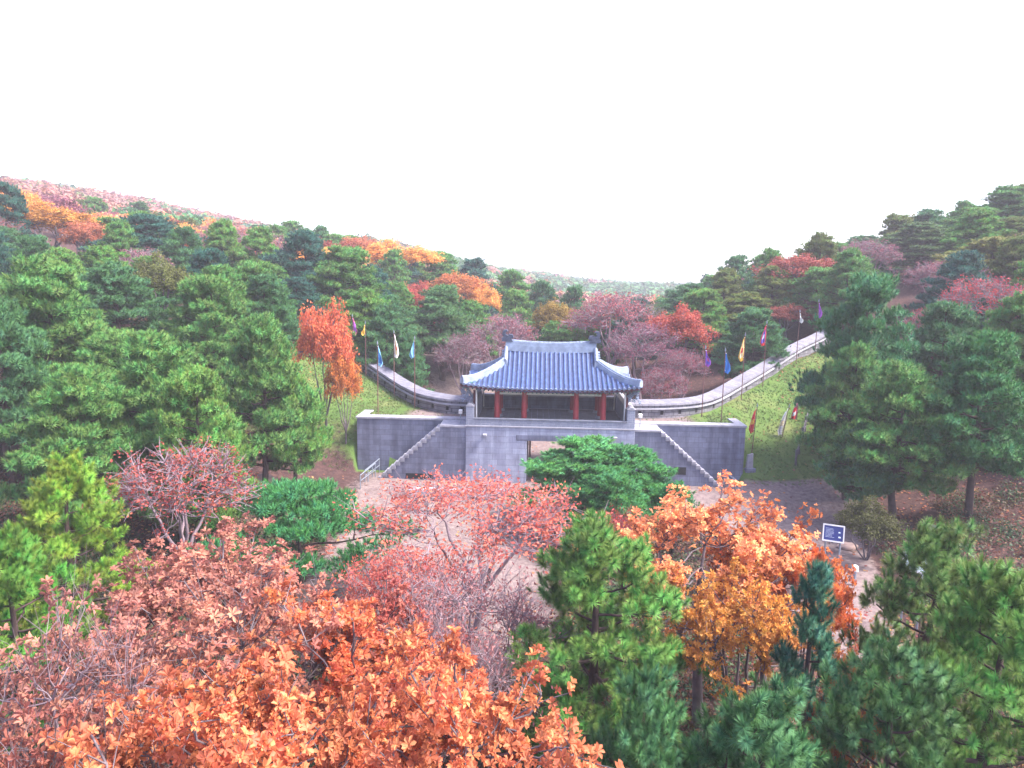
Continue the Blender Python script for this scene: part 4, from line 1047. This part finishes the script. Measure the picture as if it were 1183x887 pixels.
# ---- wood on the slopes: individual trees between the ones above
def autolabel(kind, x, y, p):
    side = 'left' if p < 560 else ('right' if p > 730 else 'valley')
    far = 'near the foot of' if y < 85 else ('halfway up' if y < 115 else 'high on')
    where = f'{far} the {side} slope' if side != 'valley' else ('just beyond the pavilion roof' if y < 100 else 'far down the valley beyond the roof')
    return where
rs = random.Random(11)
cand = 0; nauto = 0
def pxof(x, y, z):
    q = CAM_M.inverted() @ Vector((x, y, z)); return CX + FPX * q.x / -q.z, CY - FPX * q.y / -q.z
for _ in range(9000):
    if nauto >= 300: break
    y = 30 + 125 * math.sqrt(rs.random()); x = rs.uniform(-1, 1) * (y * .80 + 8)
    u, v = to_local(x, y)
    if abs(x - 4) < 17 and y < 46: continue
    if y < 50 and (abs(x) < 22 or y < 33): continue
    # keep the lawns, the ramparts and the path behind free
    if y < wall_y(x) + 4.5 and -24 < u < 31 and y > 44: continue
    if y < 58 and -24 < u < 24: continue
    if abs(x - (2.8 - (y - 57) * .26)) < 6 and y < 84: continue
    if abs(x - 2.8) < 9 and y < 70: continue
    sp = 2.3 if y < 90 else 3.2
    if any((x - a) ** 2 + (y - b) ** 2 < (sp + .35 * r_) ** 2 for a, b, r_ in placed): continue
    # never stand in front of the explicit picture-making gaps: cap the height by the skyline
    z = hz(x, y); pxx, pyy = pxof(x, y, z + 8)
    H = rs.uniform(6.5, 9.5)
    c_noise = math.sin(x * .11 + 2) + math.cos(y * .13 + x * .05) + rs.uniform(-.8, .8)
    left_far = x < -20 and y > 85
    dec = c_noise > ((-1.1 if y > 95 else -.1) if left_far else 1.15) if y > 60 else c_noise > 1.7
    if -18 < x < 32 and y > 92: H *= .68
    far = y > 92
    w = autolabel('', x, y, pxx)
    if dec:
        pal = [('salmon orange', OR2), ('pinkish', PK), ('mauve', PR), ('rusty', RB), ('golden', YO), ('olive', OL)]
        if x > 15: pal = [('rusty', RB), ('mauve', PR), ('olive', OL), ('olive', OL)]
        nm, c = rs.choice(pal); k = rs.choice(['leafy_far0', 'leafy_far1', 'leafy_far2'] if far else ['leafy_mid0', 'leafy_mid1', 'leafy_mid2', 'twiggy_mid0', 'twiggy_mid1'])
        tree(k, 'broadleaf_tree', f'{nm} autumn broadleaf tree {w}', 'tree', x, y, H * .9, rs.uniform(2.8, 4.0), c, f'{nm} autumn trees {w}')
    else:
        nm, c = rs.choice([('dark green', G3), ('mid green', G1), ('light green', G2), ('bluish green', GB), ('mid green', G1)] + ([('olive green', G5)] * 2 if x > 10 else []))
        k = rs.choice(['pine_far0', 'pine_far1', 'pine_far2'] if far else ['pine_mid0', 'pine_mid1', 'pine_mid2', 'pine_mid3'])
        tree(k, 'pine_tree', f'{nm} pine in the wood {w}', 'pine tree', x, y, H, rs.uniform(3.0, 4.2), c, f'{nm} pines {w}')
    nauto += 1
print('auto trees', nauto)

# ---- far wooded hills as one mass
def far_forest():
    rg = np.random.default_rng(5); P = []
    for (y0, y1, n, wide) in ((128, 200, 1700, .85), (200, 400, 3600, .9), (400, 900, 2600, .8)):
        y = np.sqrt(rg.random(n) * (y1 ** 2 - y0 ** 2) + y0 ** 2); x = rg.uniform(-1, 1, n) * (y * wide + 20)
        P.append(np.stack([x, y], 1))
    P = np.concatenate(P)
    keep = np.ones(len(P), bool)
    for a, b, r_ in placed:
        keep &= (P[:, 0] - a) ** 2 + (P[:, 1] - b) ** 2 > 5 ** 2
    P = P[keep]; z = height(P[:, 0], P[:, 1]); n = len(P)
    # species patches
    s = np.sin(P[:, 0] * .035 + 1.0) + np.cos(P[:, 1] * .04 + P[:, 0] * .012) + rg.normal(0, .28, n) + np.where(P[:, 0] < -50, .7, 0) - np.where(P[:, 0] > 40, .8, 0) - np.where(np.abs(P[:, 0] / P[:, 1]) < .11, 1.1, 0)
    pal = np.array([G1, (.05, .12, .06), (.31, .135, .11), (.34, .15, .085), (.25, .125, .12), (.28, .14, .11), (.13, .14, .055)])
    kind = np.where(s < .35, rg.integers(0, 2, n), rg.integers(2, 6, n)); kind = np.where(rg.random(n) < .06, 6, kind)
    cc = pal[kind] * rg.uniform(.85, 1.15, (n, 1))
    VV, FF, CC, TT, KK = [], [], [], [], []; base = 0
    tv = np.array([[-.5, -.5, 0], [.5, -.4, .12], [.1, .6, .05]]); tf = np.array([[0, 1, 2]])
    for y0, y1, L, q in ((0, 200, 230, .27), (200, 320, 120, .34), (320, 2000, 60, .48)):
        sel = (P[:, 1] >= y0) & (P[:, 1] < y1); Q = P[sel]; zz = z[sel]; m = len(Q)
        if not m: continue
        a = rg.random((m, L)) * 6.283; ct = rg.uniform(-.35, 1, (m, L)); st = np.sqrt(1 - ct ** 2)
        lobes = 1 + .20 * np.sin(a * 3 + rg.random((m, 1)) * 6.28) * np.sin(ct * 5 + rg.random((m, 1)) * 6.28)
        Rr = rg.uniform(2.2, 3.9, (m, 1)) * np.where(Q[:, 1:2] > 400, 1.5, 1); Hh = rg.uniform(2.0, 3.8, (m, 1)); rr = rg.uniform(.7, 1.05, (m, L)) * lobes
        C = np.stack([Q[:, 0:1] + np.cos(a) * st * Rr * rr, Q[:, 1:2] + np.sin(a) * st * Rr * rr, (zz[:, None] + 4.0) + ct * Hh * rr], -1).reshape(-1, 3)
        Dv = np.stack([np.cos(a) * st, np.sin(a) * st, ct + .3], -1).reshape(-1, 3) + rg.normal(0, .55, (m * L, 3))
        S = np.repeat(Rr[:, 0], L) * q * rg.uniform(.6, 1.4, m * L)
        v_, f_ = scatter(tv, tf, C, Dv, S, rg); VV.append(v_); FF.append(f_ + base); base += len(v_)
        CC.append(np.repeat(cc[sel], L * 3, axis=0)); TT.append(np.repeat(rg.random(m * L), 3)); KK.append(np.repeat(rg.random(m), L * 3))
    V, Fa, colr, tn, kn = np.concatenate(VV), np.concatenate(FF), np.concatenate(CC), np.concatenate(TT), np.concatenate(KK)
    me = np_mesh('wooded_hills', V, [Fa], [M['far_leaves']], attrs={'col': ('POINT', colr), 'tone': ('POINT', tn), 'clump': ('POINT', kn)})
    o = bpy.data.objects.new('distant_forest', me); col.objects.link(o); tag(o, 'mixed pine and autumn woods covering the far hills', None, None, 'stuff')
far_forest()

def undergrowth():  # dark bushes added to fill gaps that are mostly shade
    rg = np.random.default_rng(9); n = 5200
    y = rg.uniform(2, 44, n); x = rg.uniform(-1, 1, n) * (y * .85 + 8)
    u, v = to_local(x, y)
    s1 = (np.abs(u + 6) < 6.5) & (v > -29); s2 = np.abs(u - 15 - (v + 16) * .3) < 3.2; s3 = (v > -14) & (u < 24) & (u > -16)
    k = ~(s1 | (s2 & (v > -29)) | s3); x, y = x[k], y[k]; n = len(x); z = height(x, y)
    L = 16; rad = rg.uniform(.3, .8, (n, 1)); a = rg.random((n, L)) * 6.283; q = rg.random((n, L)) ** .5
    C = np.stack([x[:, None] + np.cos(a) * q * rad, y[:, None] + np.sin(a) * q * rad, z[:, None] + rg.random((n, L)) * rad * 1.1], -1).reshape(-1, 3)
    pal = np.array([(.05, .09, .03), (.10, .07, .04), (.16, .07, .045), (.04, .075, .035)])
    cc = np.repeat(pal[rg.integers(0, 4, n)], L, axis=0)
    tv, tf = tpl_spray(5, .17, .09, .25, 8)
    V, Fa = scatter(tv, tf, C, rg.normal(0, 1, (n * L, 3)) + [0, 0, 1], rg.uniform(.7, 1.3, n * L), rg)
    me = np_mesh('undergrowth', V, [Fa], [M['far_leaves']], attrs={'col': ('POINT', np.repeat(cc, len(tv), axis=0)), 'tone': ('POINT', np.repeat(rg.random(n * L), len(tv))), 'clump': ('POINT', np.repeat(rg.random(n * L), len(tv)))})
    o = bpy.data.objects.new('undergrowth', me); col.objects.link(o); tag(o, 'low brown and green undergrowth added to fill the dark shade between the foreground trees', None, None, 'stuff')
undergrowth()

# ================================================================== FLAGS
def cloth_mat(name, c):
    return mat_plain(name, c, 0.8, 0.08, 4)
CL = {k: cloth_mat(k + '_banner_cloth', v) for k, v in dict(white=(.72, .70, .68), purple=(.30, .06, .42), violet=(.16, .10, .50), yellow=(.80, .50, .07), blue=(.04, .22, .60), cyan=(.25, .55, .75), red=(.72, .03, .04), pink=(.65, .12, .30), cream=(.80, .66, .42)).items()}
def banner(px, py, Y, cols, label, L=1.7, Wd=.55, swing=.25, pole_h=None, on_wall=False, seed=0, lean=0.0):
    x, yy = 0, Y; Wd *= .72; L *= .95; swing *= .5
    if on_wall:
        for _ in range(30):
            p = at(px, py, yy); t = wall_y(p.x) - .75; yy += (t - yy) * .5
    top = at(px, py, yy); g = hz(top.x, yy)
    H = top.z - g if pole_h is None else pole_h
    if H < 2 or H > 9: print('FLAG', label, round(H, 2))
    e = empty('flag', (top.x, yy, g)); e.rotation_euler = (0, lean, 0)
    tag(e, label, 'flag', 'military banners on poles around the gate')
    b = MB(); b.tube([(0, 0, -.4), (0, 0, H * .6), (0, 0, H)], [.04, .034, .025], 8); pl = b.build('pole', M['pole'], e, smooth=True)
    b = MB(); b.tube([(0, 0, H), (0, 0, H + .10), (0, 0, H + .32)], [.03, .06, .004], 8); b.build('finial', M['steel'], pl, smooth=True)
    r_ = random.Random(seed); ph = r_.random() * 6; sg = 1 if swing > 0 else -1
    nx_, nz_ = 8, 14; b = MB(); P = []
    for j in range(nz_ + 1):
        t = j / nz_; w = Wd * (.30 + .75 * math.sin(min(1, t * 1.15) * 1.9) ** 1.0) * (1 if t < .8 else 1 - (t - .8) * 2.6)
        row_ = []
        for i in range(nx_ + 1):
            s = i / nx_
            xx = sg * (.05 + s * w + abs(swing) * t * s * .4); yv = .10 * math.sin(s * 9 + ph + t * 2.0) * (.3 + s) + .03 * math.sin(t * 9)
            row_.append((xx, yv, H - .06 - t * L - s * .32 * (1 - t) - s * s * .12))
        P.append(row_)
    for j in range(nz_):
        for i in range(nx_):
            t = j / nz_; m = 0
            if len(cols) > 1: m = 1 if (i in (0, nx_ - 1) or j < 2 or j > nz_ - 3) else 0
            if len(cols) > 2 and not m and abs(j - 7) < 2 and 2 <= i <= 5: m = 2
            b.face([P[j][i], P[j][i + 1], P[j + 1][i + 1], P[j + 1][i]], m)
    o = b.build('banner', [CL[c] for c in cols], e, smooth='all')
    md = o.modifiers.new('cloth', 'SOLIDIFY'); md.thickness = .012
    b = MB()
    for k in range(3): b.tube([(0, -.02, H - .12 - k * L * .42), (sg * .10, -.02, H - .14 - k * L * .42)], .012, 5)
    b.build('tie', M['white_wood'], pl)
    return e
banner(387, 361, 70, ['white', 'red'], 'white banner whose tip rises above the red orange maple', on_wall=True, seed=1, L=1.6)
banner(407, 366, 70, ['purple', 'pink'], 'purple banner right beside the red orange maple', on_wall=True, seed=2, L=1.7, Wd=.5)
banner(422, 374, 66, ['yellow'], 'small yellow banner on the left rampart', on_wall=True, seed=3, L=1.0, Wd=.4, swing=-.2)
banner(436, 398, 52.9, ['blue', 'cyan'], 'blue banner on the pole planted behind the left retaining wall', seed=4, L=1.6, Wd=.42)
banner(455, 385, 62, ['cream', 'white', 'red'], 'long white banner with a red patch on the left rampart', on_wall=True, seed=5, L=2.1, Wd=.40)
banner(479, 392, 57, ['cyan'], 'light blue banner on the left rampart nearest the pavilion', on_wall=True, seed=6, L=1.45, Wd=.45, swing=-.2)
banner(815, 403, 55, ['violet', 'purple', 'pink'], 'violet banner on the right rampart nearest the pavilion', on_wall=True, seed=7, L=1.3, Wd=.5)
banner(838, 406, 52.7, ['blue'], 'plain blue banner on the pole planted behind the right retaining wall', seed=8, L=1.6, Wd=.45)
banner(861, 388, 60, ['cream', 'yellow', 'red'], 'cream and yellow banner with a red lower edge on the right rampart', on_wall=True, seed=9, L=2.1, Wd=.48, swing=-.15)
banner(886, 374, 64, ['violet', 'red', 'white'], 'violet and red banner half way up the right rampart', on_wall=True, seed=10, L=1.9, Wd=.5, swing=-.2)
banner(924, 361, 70, ['white'], 'small white banner at the upper end of the right rampart', on_wall=True, seed=11, L=.9, Wd=.4)
banner(946, 349, 75, ['purple'], 'purple banner showing at the edge of the tall right pine', on_wall=True, seed=12, L=1.5, Wd=.45)
banner(872, 470, 52.6, ['red', 'red', 'yellow'], 'red banner on the lawn just past the end of the right retaining wall', seed=13, L=2.0, Wd=.5, swing=-.2, lean=.05)
banner(906, 470, 54.5, ['white', 'white', 'cream'], 'tilted white banner between the two red ones on the right lawn', seed=14, L=2.3, Wd=.5, swing=-.5, lean=.16)
banner(922, 463, 56.5, ['red', 'pink', 'white'], 'red banner beside the dark timber fence', seed=15, L=1.8, Wd=.55, swing=-.2, lean=.03)
banner(936, 432, 62, ['white', 'red'], 'small white and red banner low among the right pine boughs', seed=16, L=.8, Wd=.7)

# ================================================================== FENCE, BOARDS, BENCH, STONES
def on_ground(px, py, Y): p = at(px, py, Y); return Vector((p.x, Y, hz(p.x, Y)))
pa, pb = on_ground(921, 512, 51.5), on_ground(944, 460, 61.0)
f = empty('timber_fence', pa); tag(f, 'dark timber post fence climbing the right lawn beside the pines', 'fence')
n_ = 9; prev = None
for k in range(n_):
    t = k / (n_ - 1); x, y = pa.x + (pb.x - pa.x) * t, pa.y + (pb.y - pa.y) * t; q = Vector((x, y, hz(x, y))) - pa
    b = MB(); b.tube([q + Vector((0, 0, -.4)), q + Vector((0, 0, 1.15)), q + Vector((0, 0, 1.2))], [.09, .085, .05], 8); b.build('post', M['post'], f, smooth=True)
    if prev is not None:
        for h in (.45, .9):
            b = MB(); b.tube([prev + Vector((0, 0, h)), q + Vector((0, 0, h))], .045, 6); b.build('rail', M['post'], f, smooth=True)
    prev = q
M['board_blue'] = mat_plain('blue_board_face', (.02, .03, .15), .35, .1, 2, 0, .02)
M['board_white'] = mat_plain('white_board_face', (.68, .76, .82), .4, .06, 2, 0, .02)
def board(px, py, Y, w, h, face, label, rot, lines):
    g = on_ground(px, py, Y); zc = at(px, py, Y).z - g.z; zc = max(zc, h * .75)
    e = empty('information_board', g, rot); tag(e, label, 'sign', 'boards by the path'); t = R(18)
    def T(x, y, z): return (x, y * math.cos(t) + z * math.sin(t) - 0, zc + z * math.cos(t) - y * math.sin(t))
    def slab(x0, x1, y0, y1, z0, z1, m, nm, par=e, bv=.008):
        b = MB(); b.hexa([T(x0, y0, z0), T(x1, y0, z0), T(x1, y1, z0), T(x0, y1, z0), T(x0, y0, z1), T(x1, y0, z1), T(x1, y1, z1), T(x0, y1, z1)]); return b.build(nm, m, par, bevel=bv)
    p = slab(-w / 2, w / 2, -.02, .02, -h / 2, h / 2, face, 'panel')
    b = MB()
    for (x0, x1, z0, z1) in ((-w / 2 - .06, w / 2 + .06, h / 2, h / 2 + .07), (-w / 2 - .06, w / 2 + .06, -h / 2 - .07, -h / 2), (-w / 2 - .06, -w / 2, -h / 2, h / 2), (w / 2, w / 2 + .06, -h / 2, h / 2)):
        b.hexa([T(x0, -.04, z0), T(x1, -.04, z0), T(x1, .03, z0), T(x0, .03, z0), T(x0, -.04, z1), T(x1, -.04, z1), T(x1, .03, z1), T(x0, .03, z1)])
    b.build('frame', M['white_wood'], e)
    if lines:
        b = MB(); r_ = random.Random(3)
        for k in range(8):
            z = h * .30 - k * h * .085; x1 = -w * .42 + w * r_.uniform(.35, .5)
            b.hexa([T(-w * .42, -.024, z), T(x1, -.024, z), T(x1, -.02, z), T(-w * .42, -.02, z), T(-w * .42, -.024, z + .010), T(x1, -.024, z + .010), T(x1, -.02, z + .010), T(-w * .42, -.02, z + .010)])
        for (cx_, cz_, s) in ((w * .30, h * .10, .05), (w * .32, -.22 * h, .06)):
            b.hexa([T(cx_ - s, -.024, cz_ - s * .6), T(cx_ + s, -.024, cz_ - s * .7), T(cx_ + s, -.02, cz_ - s * .7), T(cx_ - s, -.02, cz_ - s * .6), T(cx_ - s * .7, -.024, cz_ + s * .6), T(cx_ + s * .8, -.024, cz_ + s * .5), T(cx_ + s * .8, -.02, cz_ + s * .5), T(cx_ - s * .7, -.02, cz_ + s * .6)])
        b.build('printing', M['board_white'], p)
    for s in (-1, 1):
        b = MB(); b.tube([(s * w * .38, .07, -.4), (s * w * .38, .07, zc + .1)], .045, 8); b.build('post', M['steel'], e, smooth=True)
board(963, 616, 34.0, .88, .72, M['board_blue'], 'blue information board in a white frame beside the dark olive shrub', R(-24), True)
board(1057, 650, 28.5, .8, .65, M['board_white'], 'small pale blue board among the tips of the yellow flecked pine', R(-28), False)
g = on_ground(990, 632, 33.2); e = empty('bollard_lamp', g); tag(e, 'short white bollard lamp right of the blue information board', 'lamp')
b = MB(); b.tube([(0, 0, -.2), (0, 0, .75)], .09, 12); b.build('post', M['steel'], e, smooth=True)
b = MB(); b.tube([(0, 0, .75), (0, 0, .8), (0, 0, .98), (0, 0, 1.05)], [.17, .17, .15, .04], 12); b.build('lamp_head', M['white_wood'], e, smooth=True)
g = on_ground(1092, 592, 39.0); e = empty('park_bench', g + Vector((0, 0, .0)), R(-50)); tag(e, 'grey slatted bench on the brown bank under the right pines', 'bench')
for k in range(4):
    b = MB(); b.box(-.9, .9, -.25 + k * .13, -.14 + k * .13, .42, .47); b.build('seat_slat', M['post'], e, bevel=.008)
for s in (-.7, .7):
    b = MB(); b.box(s - .05, s + .05, -.24, .24, -.2, .42); b.build('leg', M['coping'], e, bevel=.01)
def rock(px, py, Y, s, label, seed, flat=.75):
    g = on_ground(px, py, Y); r_ = np.random.default_rng(seed)
    import bmesh
    bm = bmesh.new(); bmesh.ops.create_icosphere(bm, subdivisions=3, radius=1)
    ds = r_.normal(0, 1, (9, 3)); ds /= np.linalg.norm(ds, axis=1, keepdims=True); cut = r_.uniform(.62, .9, 9)
    for v in bm.verts:
        p = np.array(v.co)
        for d, c in zip(ds, cut):
            t = p @ d
            if t > c: p = p - d * (t - c) * .9
        v.co = p * np.array([1, .8, flat]) * s * (1 + .04 * math.sin(p[0] * 9 + p[2] * 7))
    me = bpy.data.meshes.new('boulder'); bm.to_mesh(me); bm.free(); me.materials.append(M['rock'])
    me.polygons.foreach_set('use_smooth', [True] * len(me.polygons)); me.set_sharp_from_angle(angle=R(28))
    o = bpy.data.objects.new('boulder', me); col.objects.link(o); o.location = g + Vector((0, 0, s * flat * .55)); o.rotation_euler = (0, 0, r_.uniform(0, 6)); tag(o, label, 'boulder', 'boulders on the slopes')
rock(337, 548, 41.5, .75, 'pinkish boulder under the pine at the left end of the path', 1, 1.0)
rock(303, 510, 46.5, .8, 'pale boulder between two pine trunks left of the lawn', 2)
rock(318, 520, 45.0, .5, 'smaller pale stone beside the boulder between the pine trunks', 3)
rock(985, 575, 38.5, .6, 'flat grey stone on the bank behind the olive shrub', 4, .4)
g = on_ground(866, 532, 51.0); e = empty('stone_marker', g, R(12)); tag(e, 'small grey stone marker on the grass past the right wall end', 'marker stone')
b = MB(); b.hexa([(-.28, -.12, -.2), (.28, -.12, -.2), (.28, .12, -.2), (-.28, .12, -.2), (-.2, -.08, 1.15), (.24, -.08, 1.25), (.24, .08, 1.25), (-.2, .08, 1.15)]); b.build('slab', M['coping'], e, bevel=.03)
b = MB(); b.box(-.42, .42, -.25, .25, -.25, .12); b.build('plinth', M['granite_dark'], e, bevel=.02)
for s, lab in ((-1, 'small white floodlight at the left foot of the pavilion parapet'), (1, 'small white floodlight at the right foot of the pavilion parapet')):
    p = to_world(s * 6.45, -3.1, PLAT); e = empty('floodlight', p, GROT); tag(e, lab, 'floodlight', 'floodlights beside the pavilion')
    b = MB(); b.tube([(0, 0, -.05), (0, 0, .75)], .03, 8); b.build('post', M['steel'], e, smooth=True)
    b = MB(); b.hexa([(-.13, -.14, .74), (.13, -.14, .74), (.13, .1, .80), (-.13, .1, .80), (-.13, -.14, .98), (.13, -.14, .98), (.13, .1, 1.04), (-.13, .1, 1.04)]); b.build('lamp_housing', M['white_wood'], e, bevel=.02)

# ================================================================== GRASS AND FALLEN LEAVES
def grass():
    rg = np.random.default_rng(3); n = 90000
    x = rg.uniform(-27, 40, n); y = rg.uniform(47, 80, n); u, v = to_local(x, y)
    ok = (y < wall_y(x) - .35) & (np.abs(u - 2) < 32) & ((np.abs(u) > 14.6) | (v > -1.1)) & (v > -3) & ~((np.abs(u) < 6.2) & (v < 4.3))
    bare_ = (np.abs(u) < 12) & (v < 3.2) & (rg.random(n) < .85)
    ok &= ~bare_; ok &= (np.sin(x * 1.3 + np.sin(y * 1.1) * 2) + rg.normal(0, .7, n) > -1.0)
    x, y = x[ok], y[ok]; n = len(x); z = height(x, y)
    tv = np.array([[-.02, 0, 0], [.02, 0, 0], [0, .03, .13], [-.05, .02, 0], [-.01, .03, 0], [-.07, 0, .10], [.03, -.03, 0], [.06, -.02, 0], [.08, 0, .11]]); tf = np.array([[0, 1, 2], [3, 4, 5], [6, 7, 8]])
    V, Fa = scatter(tv, tf, np.stack([x, y, z - .01], 1), np.tile([[0, 0, 1.]], (n, 1)) + rg.normal(0, .12, (n, 3)), rg.uniform(.6, 1.5, n), rg)
    t = np.clip((np.sin(x * .5) + np.cos(y * .6 + x * .2)) * .25 + .5 + rg.normal(0, .18, n), 0, 1)[:, None]
    c = np.array([[.065, .125, .032]]) * (1 - t) + np.array([[.155, .175, .065]]) * t
    me = np_mesh('lawn_grass', V, [Fa], [M['far_leaves']], attrs={'col': ('POINT', np.repeat(c, 9, axis=0)), 'tone': ('POINT', np.repeat(rg.random(n), 9)), 'clump': ('POINT', np.repeat(rg.random(n), 9))})
    o = bpy.data.objects.new('lawn_grass', me); col.objects.link(o); tag(o, 'short autumn grass on the lawns behind the retaining walls', None, None, 'stuff')
grass()
def litter():
    rg = np.random.default_rng(4); n = 42000
    y = 5 + 70 * rg.random(n) ** .8; x = rg.uniform(-1, 1, n) * (y * .75 + 6); u, v = to_local(x, y)
    ok = ~((np.abs(u) < 14.6) & (v > -4.2) & (v < 5)) & (rg.random(n) < np.where((v > -22) & (np.abs(u) < 20), .15, 1)); x, y = x[ok], y[ok]; n = len(x)
    tv = np.array([[-.05, -.04, 0], [.05, -.05, .015], [.06, .05, 0], [-.04, .06, .02]]); tf = np.array([[0, 1, 2, 3]])
    V, Fa = scatter(tv, tf, np.stack([x, y, height(x, y) + .03], 1), np.tile([[0, 0, 1.]], (n, 1)) + rg.normal(0, .3, (n, 3)), rg.uniform(.6, 1.5, n), rg)
    pal = np.array([(.30, .10, .04), (.20, .07, .04), (.36, .18, .07), (.24, .06, .05)]); c = pal[rg.integers(0, 4, n)]
    me = np_mesh('fallen_leaves', V, [Fa], [M['far_leaves']], attrs={'col': ('POINT', np.repeat(c, 4, axis=0)), 'tone': ('POINT', np.repeat(rg.random(n), 4)), 'clump': ('POINT', np.repeat(rg.random(n), 4))})
    o = bpy.data.objects.new('fallen_leaves', me); col.objects.link(o); tag(o, 'fallen autumn leaves scattered over the ground', None, None, 'stuff')
litter()
